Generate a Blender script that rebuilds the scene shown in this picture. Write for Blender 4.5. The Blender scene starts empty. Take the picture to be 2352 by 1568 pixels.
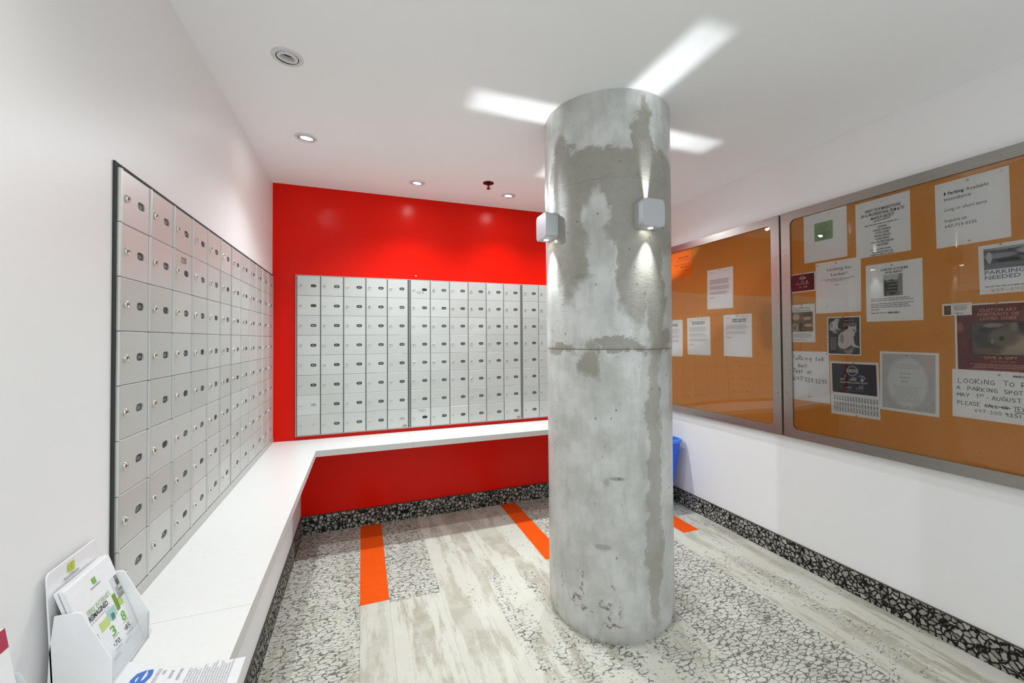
import bpy, math, random
from mathutils import Matrix, Vector
random.seed(7)
S = bpy.context.scene
COL = S.collection
# ------------------------------------------------------------------ camera
YAW, PT, RO = 0.3533, 0.0159, 0.0064
r0 = Vector((math.cos(YAW), -math.sin(YAW), 0)); d0 = Vector((math.sin(YAW), math.cos(YAW), 0)); z0 = Vector((0, 0, 1))
fw = d0*math.cos(PT) + z0*math.sin(PT); up0 = -d0*math.sin(PT) + z0*math.cos(PT)
rt = r0*math.cos(RO) - up0*math.sin(RO); up = r0*math.sin(RO) + up0*math.cos(RO)
cam = bpy.data.cameras.new('camera'); cam.lens = 36*933.7129/2352; cam.sensor_width = 36; cam.shift_y = -20.965/2352
cam.clip_start = 0.02
co = bpy.data.objects.new('camera', cam); COL.objects.link(co)
M = Matrix((rt, up, -fw)).transposed().to_4x4(); M.translation = Vector((0, 0, 1.2947)); co.matrix_world = M
S.camera = co
# ------------------------------------------------------------------ world, colour
W = bpy.data.worlds.new('world'); S.world = W; W.use_nodes = True
bg = W.node_tree.nodes['Background']; bg.inputs[0].default_value = (0.86, 0.94, 1.0, 1); bg.inputs[1].default_value = 0.56
vs = S.view_settings; vs.view_transform = 'Standard'; vs.look = 'None'; vs.exposure = 1.42; vs.gamma = 1.0; vs.use_curve_mapping = False
# lamp powers (the lamps themselves are made by their fixtures' builders)
P_DOWN = 18.0; P_NEAR = 13.0; P_UP = 3.2; P_LOW = 6.0
# ------------------------------------------------------------------ room measures
XL, XR, YB, H, YR = -0.552, 2.328, 3.0432, 2.3347, -1.6
LX, LYB, LZ = -0.2606, 2.708, 0.6295      # ledge front lines and top

# ================================================================== node helpers
class NT:
    def __init__(s, name):
        s.m = bpy.data.materials.new(name); s.m.use_nodes = True; s.t = s.m.node_tree; s.b = s.t.nodes['Principled BSDF']
        s.out = s.t.nodes['Material Output']
    def n(s, typ, **kw):
        x = s.t.nodes.new(typ)
        for k, v in kw.items(): setattr(x, k, v)
        return x
    def put(s, sock, v):
        if hasattr(v, 'is_output') or hasattr(v, 'links'): s.t.links.new(v, sock)
        else:
            if hasattr(sock, 'default_value'):
                try: sock.default_value = v
                except Exception: sock.default_value = (*v, 1)
    def math(s, op, a, b=0.0, c=None, clamp=False):
        x = s.n('ShaderNodeMath', operation=op, use_clamp=clamp); s.put(x.inputs[0], a); s.put(x.inputs[1], b)
        if c is not None: s.put(x.inputs[2], c)
        return x.outputs[0]
    def step(s, v, a, b):
        x = s.n('ShaderNodeMapRange', interpolation_type='SMOOTHSTEP'); s.put(x.inputs[0], v); x.inputs[1].default_value = a; x.inputs[2].default_value = b
        return x.outputs[0]
    def mix(s, f, a, b, blend='MIX'):
        x = s.n('ShaderNodeMix', data_type='RGBA', blend_type=blend); s.put(x.inputs[0], f)
        for i, v in ((6, a), (7, b)):
            if isinstance(v, tuple) and len(v) == 3: v = (*v, 1)
            s.put(x.inputs[i], v)
        return x.outputs[2]
    def noise(s, vec, scale, detail=3, rough=0.55, dist=0.0):
        x = s.n('ShaderNodeTexNoise'); s.put(x.inputs['Vector'], vec); x.inputs['Scale'].default_value = scale
        x.inputs['Detail'].default_value = detail; x.inputs['Roughness'].default_value = rough; x.inputs['Distortion'].default_value = dist
        return x.outputs['Fac']
    def scale(s, vec, sc, loc=(0, 0, 0)):
        x = s.n('ShaderNodeMapping'); s.put(x.inputs[0], vec); x.inputs['Scale'].default_value = sc; x.inputs['Location'].default_value = loc
        return x.outputs[0]
    def xyz(s, vec):
        x = s.n('ShaderNodeSeparateXYZ'); s.put(x.inputs[0], vec); return x.outputs
    def pos(s): return s.n('ShaderNodeNewGeometry').outputs['Position']
    def obj(s): return s.n('ShaderNodeTexCoord').outputs['Object']
    def uv(s): return s.n('ShaderNodeTexCoord').outputs['UV']
    def blob(s, x, y, cx, cy, rx, ry, soft=0.35):
        a = s.math('DIVIDE', s.math('SUBTRACT', x, cx), rx); b = s.math('DIVIDE', s.math('SUBTRACT', y, cy), ry)
        d = s.math('ADD', s.math('MULTIPLY', a, a), s.math('MULTIPLY', b, b))
        return s.math('SUBTRACT', 1.0, s.step(d, max(0.0, 1-soft), 1+soft))
    def bump(s, h, strength, dist=0.002):
        x = s.n('ShaderNodeBump'); x.inputs['Strength'].default_value = strength; x.inputs['Distance'].default_value = dist
        s.put(x.inputs['Height'], h); s.put(s.b.inputs['Normal'], x.outputs[0])
    def set(s, color=None, rough=None, metal=None, spec=None, coat=None, emis=None, estr=None):
        B = s.b.inputs
        if color is not None: s.put(B['Base Color'], (*color, 1) if isinstance(color, tuple) and len(color) == 3 else color)
        if rough is not None: s.put(B['Roughness'], rough)
        if metal is not None: B['Metallic'].default_value = metal
        if spec is not None: B['Specular IOR Level'].default_value = spec
        if coat is not None: B['Coat Weight'].default_value = coat; B['Coat Roughness'].default_value = 0.08
        if emis is not None: B['Emission Color'].default_value = (*emis, 1); B['Emission Strength'].default_value = estr
        return s.m

def lin(r, g, b):
    f = lambda c: (c/255/12.92) if c/255 <= 0.04045 else ((c/255+0.055)/1.055)**2.4
    return (f(r), f(g), f(b))
MC = {}
def flat(name, rgb, rough=0.6, metal=0.0, spec=0.5, fine=0.03):
    """plain colour with a faint procedural mottling"""
    if name in MC: return MC[name]
    n = NT(name); c = lin(*rgb)
    v = n.noise(n.obj(), 60, 2)
    col = n.mix(v, tuple(x*(1-fine) for x in c), tuple(min(1, x*(1+fine)) for x in c))
    MC[name] = n.set(col, rough, metal, spec); return MC[name]
def emit(name, rgb, st):
    n = NT(name); MC[name] = n.set((0.8, 0.8, 0.8), 0.5, emis=rgb, estr=st); return MC[name]

# ------------------------------------------------------------------ materials
def wall_paint(name, rgb, rough, var=0.02):
    n = NT(name); p = n.pos(); c = lin(*rgb)
    v = n.noise(p, 1.3, 3)
    col = n.mix(v, tuple(x*(1-var) for x in c), tuple(min(1, x*(1+var)) for x in c))
    n.bump(n.noise(p, 260, 3, 0.6), 0.10, 0.0008)
    return n.set(col, rough, spec=0.5)
M_WHITE = wall_paint('white_wall_paint', (240, 240, 239), 0.42)
M_CEIL = wall_paint('ceiling_paint', (245, 246, 246), 0.8)
M_RED = wall_paint('red_wall_paint', (222, 20, 2), 0.24, 0.03); M_RED.node_tree.nodes['Principled BSDF'].inputs['Specular IOR Level'].default_value = 0.16
M_LAM = flat('white_laminate', (228, 228, 225), 0.28)
M_LAMEDGE = flat('laminate_edge', (212, 211, 208), 0.45)
M_BODY = flat('mailbox_body_grey', (96, 98, 95), 0.5, 0.6)
M_GAP = flat('dark_gap', (40, 42, 40), 0.7)
M_DIV = flat('divider_grey', (140, 142, 142), 0.4, 0.7)
def door_mat():
    n = NT('brushed_aluminium_door'); p = n.obj()
    oi = n.n('ShaderNodeObjectInfo').outputs['Random']
    g = n.noise(n.scale(p, (30, 900, 30)), 1.0, 2)
    c = n.mix(oi, lin(196, 197, 192), lin(206, 207, 203))
    c = n.mix(n.math('MULTIPLY', g, 0.10), c, lin(150, 150, 148))
    n.bump(g, 0.03, 0.0005)
    return n.set(c, 0.42, 0.35, 0.5)
M_DOOR = door_mat()
M_CHROME = flat('lock_chrome', (214, 212, 205), 0.16, 1.0)
M_KEY = flat('keyhole_black', (22, 20, 18), 0.6)
PLATES = [flat('number_plate_charcoal', (48, 48, 47), 0.5), flat('number_plate_grey', (72, 73, 71), 0.5),
          flat('number_plate_olive', (66, 66, 48), 0.5), flat('number_plate_black', (34, 32, 30), 0.35),
          flat('number_plate_pale', (176, 177, 172), 0.4)]
M_DIGIT = flat('plate_digits', (176, 174, 168), 0.5)
M_MARKER = flat('black_marker', (38, 34, 34), 0.6)
def steel_mat():
    n = NT('brushed_stainless'); p = n.obj()
    g = n.noise(n.scale(p, (2, 2, 2)), 3.0, 2); f = n.noise(n.scale(p, (6, 240, 6)), 3.0, 2)
    c = n.mix(f, lin(150, 146, 140), lin(178, 174, 168))
    n.bump(f, 0.05, 0.0005)
    return n.set(c, n.math('ADD', n.math('MULTIPLY', g, 0.12), 0.26), 0.9)
M_STEEL = steel_mat()
M_SCREW = flat('screw_steel', (190, 186, 178), 0.2, 1.0)
def cork_mat():
    n = NT('cork'); p = n.pos()
    a = n.noise(p, 420, 2, 0.7); b = n.noise(p, 3, 3)
    c = n.mix(a, lin(206, 134, 58), lin(240, 176, 98)); c = n.mix(n.math('MULTIPLY', b, 0.30), c, lin(206, 148, 72))
    sp = n.step(n.noise(p, 150, 1), 0.70, 0.76); c = n.mix(n.math('MULTIPLY', sp, 0.35), c, lin(120, 76, 34))
    n.bump(a, 0.2, 0.0006)
    return n.set(c, 0.85, spec=0.2)
M_CORK = cork_mat()
def glass_mat():
    n = NT('acrylic_glazing'); t = n.t
    tr = n.n('ShaderNodeBsdfTransparent'); tr.inputs[0].default_value = (0.97, 0.96, 0.93, 1)
    gl = n.n('ShaderNodeBsdfGlossy'); gl.inputs['Roughness'].default_value = 0.015; gl.inputs[0].default_value = (1, 1, 1, 1)
    fr = n.n('ShaderNodeFresnel'); fr.inputs[0].default_value = 1.49
    mx = n.n('ShaderNodeMixShader'); n.put(mx.inputs[0], n.math('MULTIPLY', fr.outputs[0], 1.1, clamp=True))
    t.links.new(tr.outputs[0], mx.inputs[1]); t.links.new(gl.outputs[0], mx.inputs[2]); t.links.new(mx.outputs[0], n.out.inputs[0])
    return n.m
M_GLASS = glass_mat()
def acrylic_clear():
    n = NT('clear_acrylic'); t = n.t
    tr = n.n('ShaderNodeBsdfTransparent'); tr.inputs[0].default_value = (0.94, 0.95, 0.96, 1)
    gl = n.n('ShaderNodeBsdfPrincipled'); gl.inputs['Base Color'].default_value = (0.85, 0.87, 0.88, 1); gl.inputs['Roughness'].default_value = 0.12
    mx = n.n('ShaderNodeMixShader'); mx.inputs[0].default_value = 0.28
    t.links.new(tr.outputs[0], mx.inputs[1]); t.links.new(gl.outputs[0], mx.inputs[2]); t.links.new(mx.outputs[0], n.out.inputs[0])
    return n.m
M_ACR = acrylic_clear()
M_ACRW = flat('white_acrylic', (240, 240, 241), 0.16)
M_PAPER = flat('white_paper', (244, 244, 247), 0.6)
M_PAPER2 = flat('white_flyer_card', (238, 239, 240), 0.35)
M_INK = flat('printed_black', (44, 42, 44), 0.7)
M_GREY = flat('printed_grey', (140, 139, 142), 0.7)
M_LGREY = flat('printed_light_grey', (186, 185, 188), 0.7)
M_PINTOP = flat('pin_head_clear', (212, 206, 196), 0.12, 0.3)

def carpet_mat():
    n = NT('carpet_plank'); p = n.pos(); oi = n.n('ShaderNodeObjectInfo').outputs['Random']
    at = n.n('ShaderNodeAttribute', attribute_type='OBJECT', attribute_name='crackle').outputs['Fac']
    warp = n.n('ShaderNodeVectorMath', operation='MULTIPLY_ADD'); nz = n.n('ShaderNodeTexNoise'); n.put(nz.inputs['Vector'], p); nz.inputs['Scale'].default_value = 70
    nz.inputs['Detail'].default_value = 3
    n.put(warp.inputs[0], nz.outputs['Color']); warp.inputs[1].default_value = (0.018, 0.010, 0); n.put(warp.inputs[2], p)
    q = n.scale(warp.outputs[0], (25, 58, 1))
    v = n.n('ShaderNodeTexVoronoi', feature='DISTANCE_TO_EDGE'); n.put(v.inputs['Vector'], q); v.inputs['Scale'].default_value = 1.0
    v.inputs['Randomness'].default_value = 0.9
    cell = n.n('ShaderNodeTexVoronoi', feature='F1'); n.put(cell.inputs['Vector'], q); cell.inputs['Scale'].default_value = 1.0; cell.inputs['Randomness'].default_value = 0.9
    # where the pattern is worn in: stretched along the planks
    m1 = n.noise(n.scale(p, (7, 1.6, 1)), 1.0, 4, 0.6); m2 = n.noise(p, 14, 3, 0.6)
    msk = n.math('ADD', n.math('ADD', n.math('MULTIPLY', m1, 0.9), n.math('MULTIPLY', m2, 0.5)), n.math('SUBTRACT', at, 1.18))
    brk = n.noise(p, 55, 2, 0.6)
    on = n.step(n.math('ADD', msk, n.math('MULTIPLY', n.math('SUBTRACT', brk, 0.5), 0.7)), -0.02, 0.12)
    line = n.math('MULTIPLY', n.math('SUBTRACT', 1.0, n.step(n.math('ADD', v.outputs[0], n.math('MULTIPLY', n.math('SUBTRACT', n.noise(p, 90, 2, 0.6), 0.47), 0.34)), 0.03, 0.10)), on)
    # streaks
    st = n.noise(n.scale(p, (9, 1.3, 1)), 1.0, 6, 0.7); st = n.step(st, 0.44, 0.53)
    pt = n.step(n.noise(p, 7, 5, 0.7), 0.42, 0.60)
    base = n.mix(st, lin(184, 178, 160), lin(220, 218, 205))
    base = n.mix(n.math('MULTIPLY', pt, 0.45), base, lin(226, 226, 216))
    base = n.mix(n.math('MULTIPLY', oi, 0.35), base, lin(212, 209, 196))
    cellc = n.mix(cell.outputs['Color'], lin(204, 204, 194), lin(226, 226, 217))
    base = n.mix(n.math('MULTIPLY', on, 0.6), base, cellc)
    col = n.mix(n.math('MULTIPLY', line, 0.85), base, lin(92, 89, 76))
    pile = n.noise(p, 700, 2, 0.7)
    col = n.mix(0.22, col, n.mix(pile, (0.25, 0.25, 0.25), (1, 1, 1)), 'MULTIPLY')
    n.bump(n.math('SUBTRACT', pile, n.math('MULTIPLY', line, 1.2)), 0.5, 0.003)
    return n.set(col, 0.95, spec=0.12)
M_CARPET = carpet_mat()
def orange_mat():
    n = NT('orange_carpet'); p = n.pos(); pile = n.noise(n.scale(p, (1, 1.6, 1)), 330, 3, 0.75); f = n.step(n.noise(n.scale(p, (60, 160, 1)), 1.0, 3), 0.60, 0.68)
    c = n.mix(pile, lin(238, 62, 6), lin(255, 112, 30)); c = n.mix(n.math('MULTIPLY', f, 0.55), c, lin(196, 42, 6))
    n.bump(pile, 0.7, 0.003); return n.set(c, 0.95, spec=0.1)
M_ORANGE = orange_mat()
def skirting_mat():
    n = NT('pebble_carpet_skirting'); p = n.pos()
    nz = n.n('ShaderNodeTexNoise'); n.put(nz.inputs['Vector'], p); nz.inputs['Scale'].default_value = 60
    w = n.n('ShaderNodeVectorMath', operation='MULTIPLY_ADD'); n.put(w.inputs[0], nz.outputs['Color']); w.inputs[1].default_value = (0.016, 0.016, 0.016); n.put(w.inputs[2], p)
    v = n.n('ShaderNodeTexVoronoi', feature='DISTANCE_TO_EDGE'); n.put(v.inputs['Vector'], w.outputs[0]); v.inputs['Scale'].default_value = 42
    c1 = n.n('ShaderNodeTexVoronoi', feature='F1'); n.put(c1.inputs['Vector'], w.outputs[0]); c1.inputs['Scale'].default_value = 42
    l = n.math('SUBTRACT', 1.0, n.step(v.outputs[0], 0.05, 0.19))
    c = n.mix(c1.outputs['Color'], lin(122, 120, 112), lin(206, 204, 196)); c = n.mix(n.math('MULTIPLY', n.noise(p, 9, 2), 0.5), c, lin(128, 124, 116))
    c = n.mix(l, c, lin(36, 33, 28)); n.bump(n.math('SUBTRACT', n.noise(p, 600, 2), l), 0.5, 0.003)
    return n.set(c, 0.95, spec=0.1)
M_SKIRT = skirting_mat()
M_SKTOP = flat('skirting_cap', (70, 68, 62), 0.6)

# ================================================================== mesh helpers
class MB:
    def __init__(s): s.v = []; s.f = []; s.mi = []; s.mats = []; s.uv = None; s.smooth = False
    def m(s, mat):
        if mat not in s.mats: s.mats.append(mat)
        return s.mats.index(mat)
    def add(s, vs, fs, mat):
        o = len(s.v); s.v += [tuple(v) for v in vs]; k = s.m(mat)
        for f in fs: s.f.append(tuple(i+o for i in f)); s.mi.append(k)
        return s
    def box(s, a, b, mat):
        (x0, y0, z0), (x1, y1, z1) = a, b
        return s.add([(x0,y0,z0),(x1,y0,z0),(x1,y1,z0),(x0,y1,z0),(x0,y0,z1),(x1,y0,z1),(x1,y1,z1),(x0,y1,z1)],
                     [(0,3,2,1),(4,5,6,7),(0,1,5,4),(1,2,6,5),(2,3,7,6),(3,0,4,7)], mat)
    def bev(s, a, b, r, mat):
        """box with chamfered edges round the +z face (local) and corners"""
        (x0, y0, z0), (x1, y1, z1) = a, b
        v = [(x0,y0,z0),(x1,y0,z0),(x1,y1,z0),(x0,y1,z0),(x0,y0,z1-r),(x1,y0,z1-r),(x1,y1,z1-r),(x0,y1,z1-r),
             (x0+r,y0+r,z1),(x1-r,y0+r,z1),(x1-r,y1-r,z1),(x0+r,y1-r,z1)]
        return s.add(v, [(0,3,2,1),(0,1,5,4),(1,2,6,5),(2,3,7,6),(3,0,4,7),(4,5,9,8),(5,6,10,9),(6,7,11,10),(7,4,8,11),(8,9,10,11)], mat)
    def rev(s, prof, mat, n=24, c=(0, 0, 0), axis='z', cap0=True, cap1=True):
        """lathe: prof = [(radius, height)...]"""
        vs = []; fs = []
        for (r, h) in prof:
            for i in range(n):
                a = 2*math.pi*i/n; x, y = r*math.cos(a), r*math.sin(a)
                p = (x, y, h) if axis == 'z' else ((x, h, y) if axis == 'y' else (h, x, y))
                vs.append((p[0]+c[0], p[1]+c[1], p[2]+c[2]))
        for k in range(len(prof)-1):
            for i in range(n):
                j = (i+1) % n; fs.append((k*n+i, k*n+j, (k+1)*n+j, (k+1)*n+i))
        if cap0: fs.append(tuple(reversed(range(n))))
        if cap1: fs.append(tuple((len(prof)-1)*n+i for i in range(n)))
        return s.add(vs, fs, mat)
    def poly(s, pts, z, mat): return s.add([(x, y, z) for x, y in pts], [tuple(range(len(pts)))], mat)
    def prism(s, pts, z0, z1, mat):
        n = len(pts)
        return s.add([(x, y, z0) for x, y in pts]+[(x, y, z1) for x, y in pts],
                     [tuple(reversed(range(n))), tuple(range(n, 2*n))]+[(i, (i+1) % n, n+(i+1) % n, n+i) for i in range(n)], mat)
    def rect(s, x0, y0, x1, y1, z, mat): return s.poly([(x0,y0),(x1,y0),(x1,y1),(x0,y1)], z, mat)
    def disc(s, cx, cy, rx, ry, z, mat, n=16, a0=0, a1=360):
        pts = [(cx+rx*math.cos(math.radians(a0+(a1-a0)*i/n)), cy+ry*math.sin(math.radians(a0+(a1-a0)*i/n))) for i in range(n+(a1-a0 < 360))]
        return s.poly(pts, z, mat)
    def mesh(s, name):
        me = bpy.data.meshes.new(name); me.from_pydata(s.v, [], s.f)
        for m in s.mats: me.materials.append(m)
        me.polygons.foreach_set('material_index', s.mi)
        if s.smooth: me.polygons.foreach_set('use_smooth', [True]*len(s.f))
        me.update(); return me
    def make(s, name, parent=None, loc=None, rot=None, label=None, kind=None):
        return link(s.mesh(name), name, parent, loc, rot, label, kind)
def link(me, name, parent=None, loc=None, rot=None, label=None, kind=None):
    o = bpy.data.objects.new(name, me); COL.objects.link(o)
    if parent is not None: o.parent = parent
    if loc is not None: o.location = loc
    if rot is not None: o.rotation_euler = rot
    if label: o['label'] = label
    if kind: o['kind'] = kind
    return o
def smooth(o, ang=40):
    me = o.data; me.polygons.foreach_set('use_smooth', [True]*len(me.polygons))
    try: me.set_sharp_from_angle(angle=math.radians(ang))
    except Exception: pass
    return o
def thing(name, label, cat, mat=None, group=None):
    o = bpy.data.objects.new(name, None); COL.objects.link(o); o.empty_display_size = 0.02
    if mat is not None: o.matrix_world = mat
    return tag(o, label, cat, group)
def tag(o, label, cat, group=None):
    o['label'] = label; o['category'] = cat
    if group: o['group'] = group
    return o
def frame(org, side):
    """local x = right, y = up, z = out of the wall, as seen facing that wall"""
    X, Z = {'back': ((1,0,0),(0,-1,0)), 'left': ((0,1,0),(1,0,0)), 'right': ((0,-1,0),(-1,0,0)), 'front': ((-1,0,0),(0,1,0))}[side]
    m = Matrix((Vector(X), Vector((0,0,1)), Vector(Z))).transposed().to_4x4(); m.translation = Vector(org); return m

# ---- text (outlines of the built-in font turned into flat geometry)
TC = {}
def glyphs(s, bold=False):
    k = (s, bold)
    if k in TC: return TC[k]
    cu = bpy.data.curves.new('lettering', 'FONT'); cu.body = s; cu.size = 1; cu.resolution_u = 2
    if bold: cu.offset = 0.022
    o = bpy.data.objects.new('lettering', cu); COL.objects.link(o)
    dg = bpy.context.evaluated_depsgraph_get(); me = bpy.data.meshes.new_from_object(o.evaluated_get(dg))
    vs = [(v.co.x, v.co.y) for v in me.vertices]; fs = [tuple(p.vertices) for p in me.polygons]
    bpy.data.objects.remove(o); bpy.data.curves.remove(cu); bpy.data.meshes.remove(me)
    x0 = min((v[0] for v in vs), default=0); x1 = max((v[0] for v in vs), default=0.1)
    TC[k] = (vs, fs, x0, x1); return TC[k]
def text(mb, s, x, y, h, mat, z, w=None, al='L', bold=False, it=0.0, rot=0.0, fn=None):
    """h = capital height; w = width the line is fitted to"""
    vs, fs, a, b = glyphs(s, bold); sy = h/0.70; sx = (w/(b-a)) if w else sy*0.95; wid = (b-a)*sx
    ox = {'L': 0, 'C': -wid/2, 'R': -wid}[al]; c, sn = math.cos(rot), math.sin(rot); out = []
    for (u, v) in vs:
        px, py = (u-a)*sx+ox+it*v*sy, v*sy
        q = (x+px*c-py*sn, y+px*sn+py*c)
        out.append(fn(*q) if fn else (q[0], q[1], z))
    mb.add(out, fs, mat)
def lines(mb, x0, x1, y, h, n, pitch, mat, z, seed=0, al='L', ragged=0.25, rot90=False, fn=None):
    """rows of unreadable small print: a bar per word"""
    rn = random.Random(seed)
    for i in range(n):
        W_ = (x1-x0)*(1-rn.random()*ragged); a = x0 if al == 'L' else (x0+x1-W_)/2; yy = y-i*pitch; e = a+W_
        while a < e:
            w = min(e-a, h*(1.2+3.5*rn.random()))
            if w < h*0.5: break
            q = [(a, yy), (a+w, yy), (a+w, yy+h), (a, yy+h)]
            mb.add([fn(*p) if fn else (*p, z) for p in q], [(0,1,2,3)], mat); a += w+h*0.6
# ---- handwriting: single strokes
ST = {
'A':[[(0,0),(.35,1),(.7,0)],[(.15,.38),(.58,.38)]],'C':[[(.65,.85),(.35,1),(.05,.6),(.1,.2),(.4,0),(.7,.15)]],'E':[[(.6,1),(.05,1),(.05,0),(.62,0)],[(.05,.5),(.5,.5)]],
'G':[[(.65,.85),(.35,1),(.05,.6),(.1,.15),(.4,0),(.68,.15),(.68,.45),(.4,.45)]],'H':[[(.05,0),(.05,1)],[(.6,0),(.6,1)],[(.05,.5),(.6,.5)]],'I':[[(.15,0),(.15,1)]],
'K':[[(.05,0),(.05,1)],[(.6,1),(.05,.42),(.62,0)]],'L':[[(.05,1),(.05,0),(.6,0)]],'M':[[(.02,0),(.1,1),(.4,.3),(.7,1),(.78,0)]],'N':[[(.05,0),(.08,1),(.6,0),(.62,1)]],
'O':[[(.35,1),(.05,.7),(.05,.25),(.35,0),(.65,.25),(.65,.7),(.35,1)]],'P':[[(.05,0),(.05,1),(.5,.95),(.58,.7),(.45,.48),(.05,.45)]],'R':[[(.05,0),(.05,1),(.5,.95),(.58,.72),(.45,.5),(.05,.45),(.62,0)]],
'S':[[(.6,.88),(.3,1),(.05,.78),(.2,.55),(.5,.45),(.6,.2),(.35,0),(.02,.12)]],'T':[[(0,1),(.7,1)],[(.35,1),(.35,0)]],'U':[[(.05,1),(.05,.25),(.3,0),(.6,.2),(.62,1)]],
'X':[[(.05,1),(.6,0)],[(.6,1),(.05,0)]],'Y':[[(.02,1),(.35,.5)],[(.68,1),(.3,-.1)]],
'0':[[(.35,1),(.08,.7),(.08,.3),(.35,0),(.6,.3),(.6,.7),(.35,1)]],'1':[[(.1,.8),(.25,1),(.25,0)]],'2':[[(.05,.8),(.3,1),(.55,.75),(.05,0),(.62,.03)]],
'3':[[(.08,.95),(.5,1),(.28,.58),(.58,.35),(.35,0),(.02,.1)]],'4':[[(.1,1),(.05,.5),(.6,.5)],[(.5,.95),(.48,0)]],'5':[[(.6,1),(.15,1),(.1,.6),(.5,.55),(.55,.15),(.02,.02)]],
'6':[[(.5,1),(.1,.5),(.1,.15),(.4,0),(.58,.25),(.35,.45),(.1,.3)]],'7':[[(.02,1),(.6,1),(.25,0)],[(.15,.5),(.5,.5)]],'8':[[(.35,.52),(.1,.78),(.35,1),(.58,.78),(.1,.25),(.35,0),(.6,.25),(.35,.52)]],
'9':[[(.55,.7),(.3,1),(.08,.75),(.3,.55),(.55,.75),(.5,0)]],'-':[[(.05,.45),(.55,.45)]],':':[[(.1,.1),(.14,.16)],[(.1,.6),(.14,.66)]],',':[[(.15,.1),(.05,-.15)]],
'a':[[(.5,.5),(.2,.55),(.05,.25),(.2,0),(.45,.2),(.5,.55),(.5,.05),(.6,0)]],'e':[[(.05,.3),(.48,.32),(.3,.58),(.05,.3),(.2,0),(.5,.1)]],'f':[[(.5,.95),(.3,1),(.25,.5),(.25,-.1)],[(.05,.55),(.45,.55)]],
'g':[[(.5,.5),(.2,.55),(.08,.25),(.45,.15),(.5,.55),(.45,-.35),(.1,-.3)]],'i':[[(.1,.55),(.1,0)],[(.1,.75),(.12,.8)]],'n':[[(.05,0),(.05,.55)],[(.05,.4),(.3,.58),(.45,.4),(.45,0)]],
'o':[[(.25,.55),(.03,.28),(.25,0),(.48,.28),(.25,.55)]],'t':[[(.22,.95),(.22,.1),(.4,0)],[(0,.6),(.45,.6)]],'x':[[(.02,.55),(.45,0)],[(.45,.55),(.02,0)]],'r':[[(.05,0),(.05,.55)],[(.05,.4),(.35,.55)]],'k':[[(.05,0),(.05,1)],[(.4,.6),(.05,.25),(.45,0)]],
}
def ribbon(mb, pts, w, mat, z):
    for (a, b) in zip(pts, pts[1:]):
        d = Vector((b[0]-a[0], b[1]-a[1])); L = d.length
        if L < 1e-7: continue
        d /= L; n = Vector((-d.y, d.x))*w/2; e = d*w*0.35
        mb.add([(a[0]-e.x-n.x, a[1]-e.y-n.y, z), (b[0]+e.x-n.x, b[1]+e.y-n.y, z), (b[0]+e.x+n.x, b[1]+e.y+n.y, z), (a[0]-e.x+n.x, a[1]-e.y+n.y, z)], [(0,1,2,3)], mat)
def hand(mb, s, x, y, h, w, mat, z, pen=0.0016, tilt=0.0, seed=1, lift=0.0):
    rn = random.Random(seed); adv = [0.55 if c == ' ' else (0.45 if c in 'I1i' else 0.85) for c in s]; k = w/sum(adv); cx = x
    for c, a in zip(s, adv):
        if c != ' ':
            jy = rn.uniform(-.05, .05)*h; js = rn.uniform(.9, 1.08)
            for st in ST[c]:
                ribbon(mb, [(cx+px*k*js+tilt*py*h, y+jy+py*h*js+(cx-x)*lift) for px, py in st], pen, mat, z)
        cx += a*k

# ================================================================== ROOM
def struct(mb, name): return mb.make(name, kind='structure')
f = struct(MB().box((-0.9, YR, -0.05), (2.6, 3.3, -0.008), flat('screed', (120, 118, 112), 0.9)), 'floor')
wl = MB().box((-0.75, YR, 0), (XL-0.014, YB+0.15, H+0.16), M_WHITE)          # recessed behind the mailboxes
wl.box((XL-0.014, YR, 0), (XL, 1.2195, H+0.16), M_WHITE); wl.box((XL-0.014, 1.2195, 1.7232), (XL, YB, H+0.16), M_WHITE); wl.box((XL-0.014, 1.2195, 0), (XL, YB, LZ-0.002), M_WHITE)
struct(wl, 'wall_left')
struct(MB().box((XL, YB, 0), (XR, YB+0.15, H+0.16), M_RED), 'wall_back')
struct(MB().box((XR, YR, 0), (XR+0.15, YB+0.15, H+0.16), M_WHITE), 'wall_right')
# half wall under the left ledge
struct(MB().box((XL, YR, 0), (-0.3828, YB-0.0005, LZ-0.0370), M_WHITE), 'wall_left_lower')
# ceiling with real holes for the downlights
DOWN = [(-0.257, 1.67, 0), (-0.27, 2.309, 1), (0.344, 2.737, 1), (0.998, 2.762, 1), (1.652, 2.775, 1), (-0.26, 1.03, 0), (-0.26, 0.30, 2), (0.45, -0.60, 2), (1.55, -1.10, 2)]  # last two: unseen fill lamps added behind the camera
cu = bpy.data.curves.new('ceiling', 'CURVE'); cu.dimensions = '2D'; cu.fill_mode = 'BOTH'; cu.extrude = 0.008
def spl(pts):
    s = cu.splines.new('POLY'); s.points.add(len(pts)-1); s.use_cyclic_u = True
    for i, p in enumerate(pts): s.points[i].co = (p[0], p[1], 0, 1)
spl([(XL, YR), (XR, YR), (XR, YB), (XL, YB)])
for x, y, k in DOWN: spl([(x+0.040*math.cos(a*math.pi/16), y+0.040*math.sin(a*math.pi/16)) for a in range(32)])
tmp = bpy.data.objects.new('tmp', cu); COL.objects.link(tmp)
me = bpy.data.meshes.new_from_object(tmp.evaluated_get(bpy.context.evaluated_depsgraph_get())); bpy.data.objects.remove(tmp)
me.materials.clear(); me.materials.append(M_CEIL)
c = link(me, 'ceiling', loc=(0, 0, H+0.008), kind='structure')
struct(MB().box((XL, YR, H+0.14), (XR, YB, H+0.16), M_CEIL), 'ceiling_slab')

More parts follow.
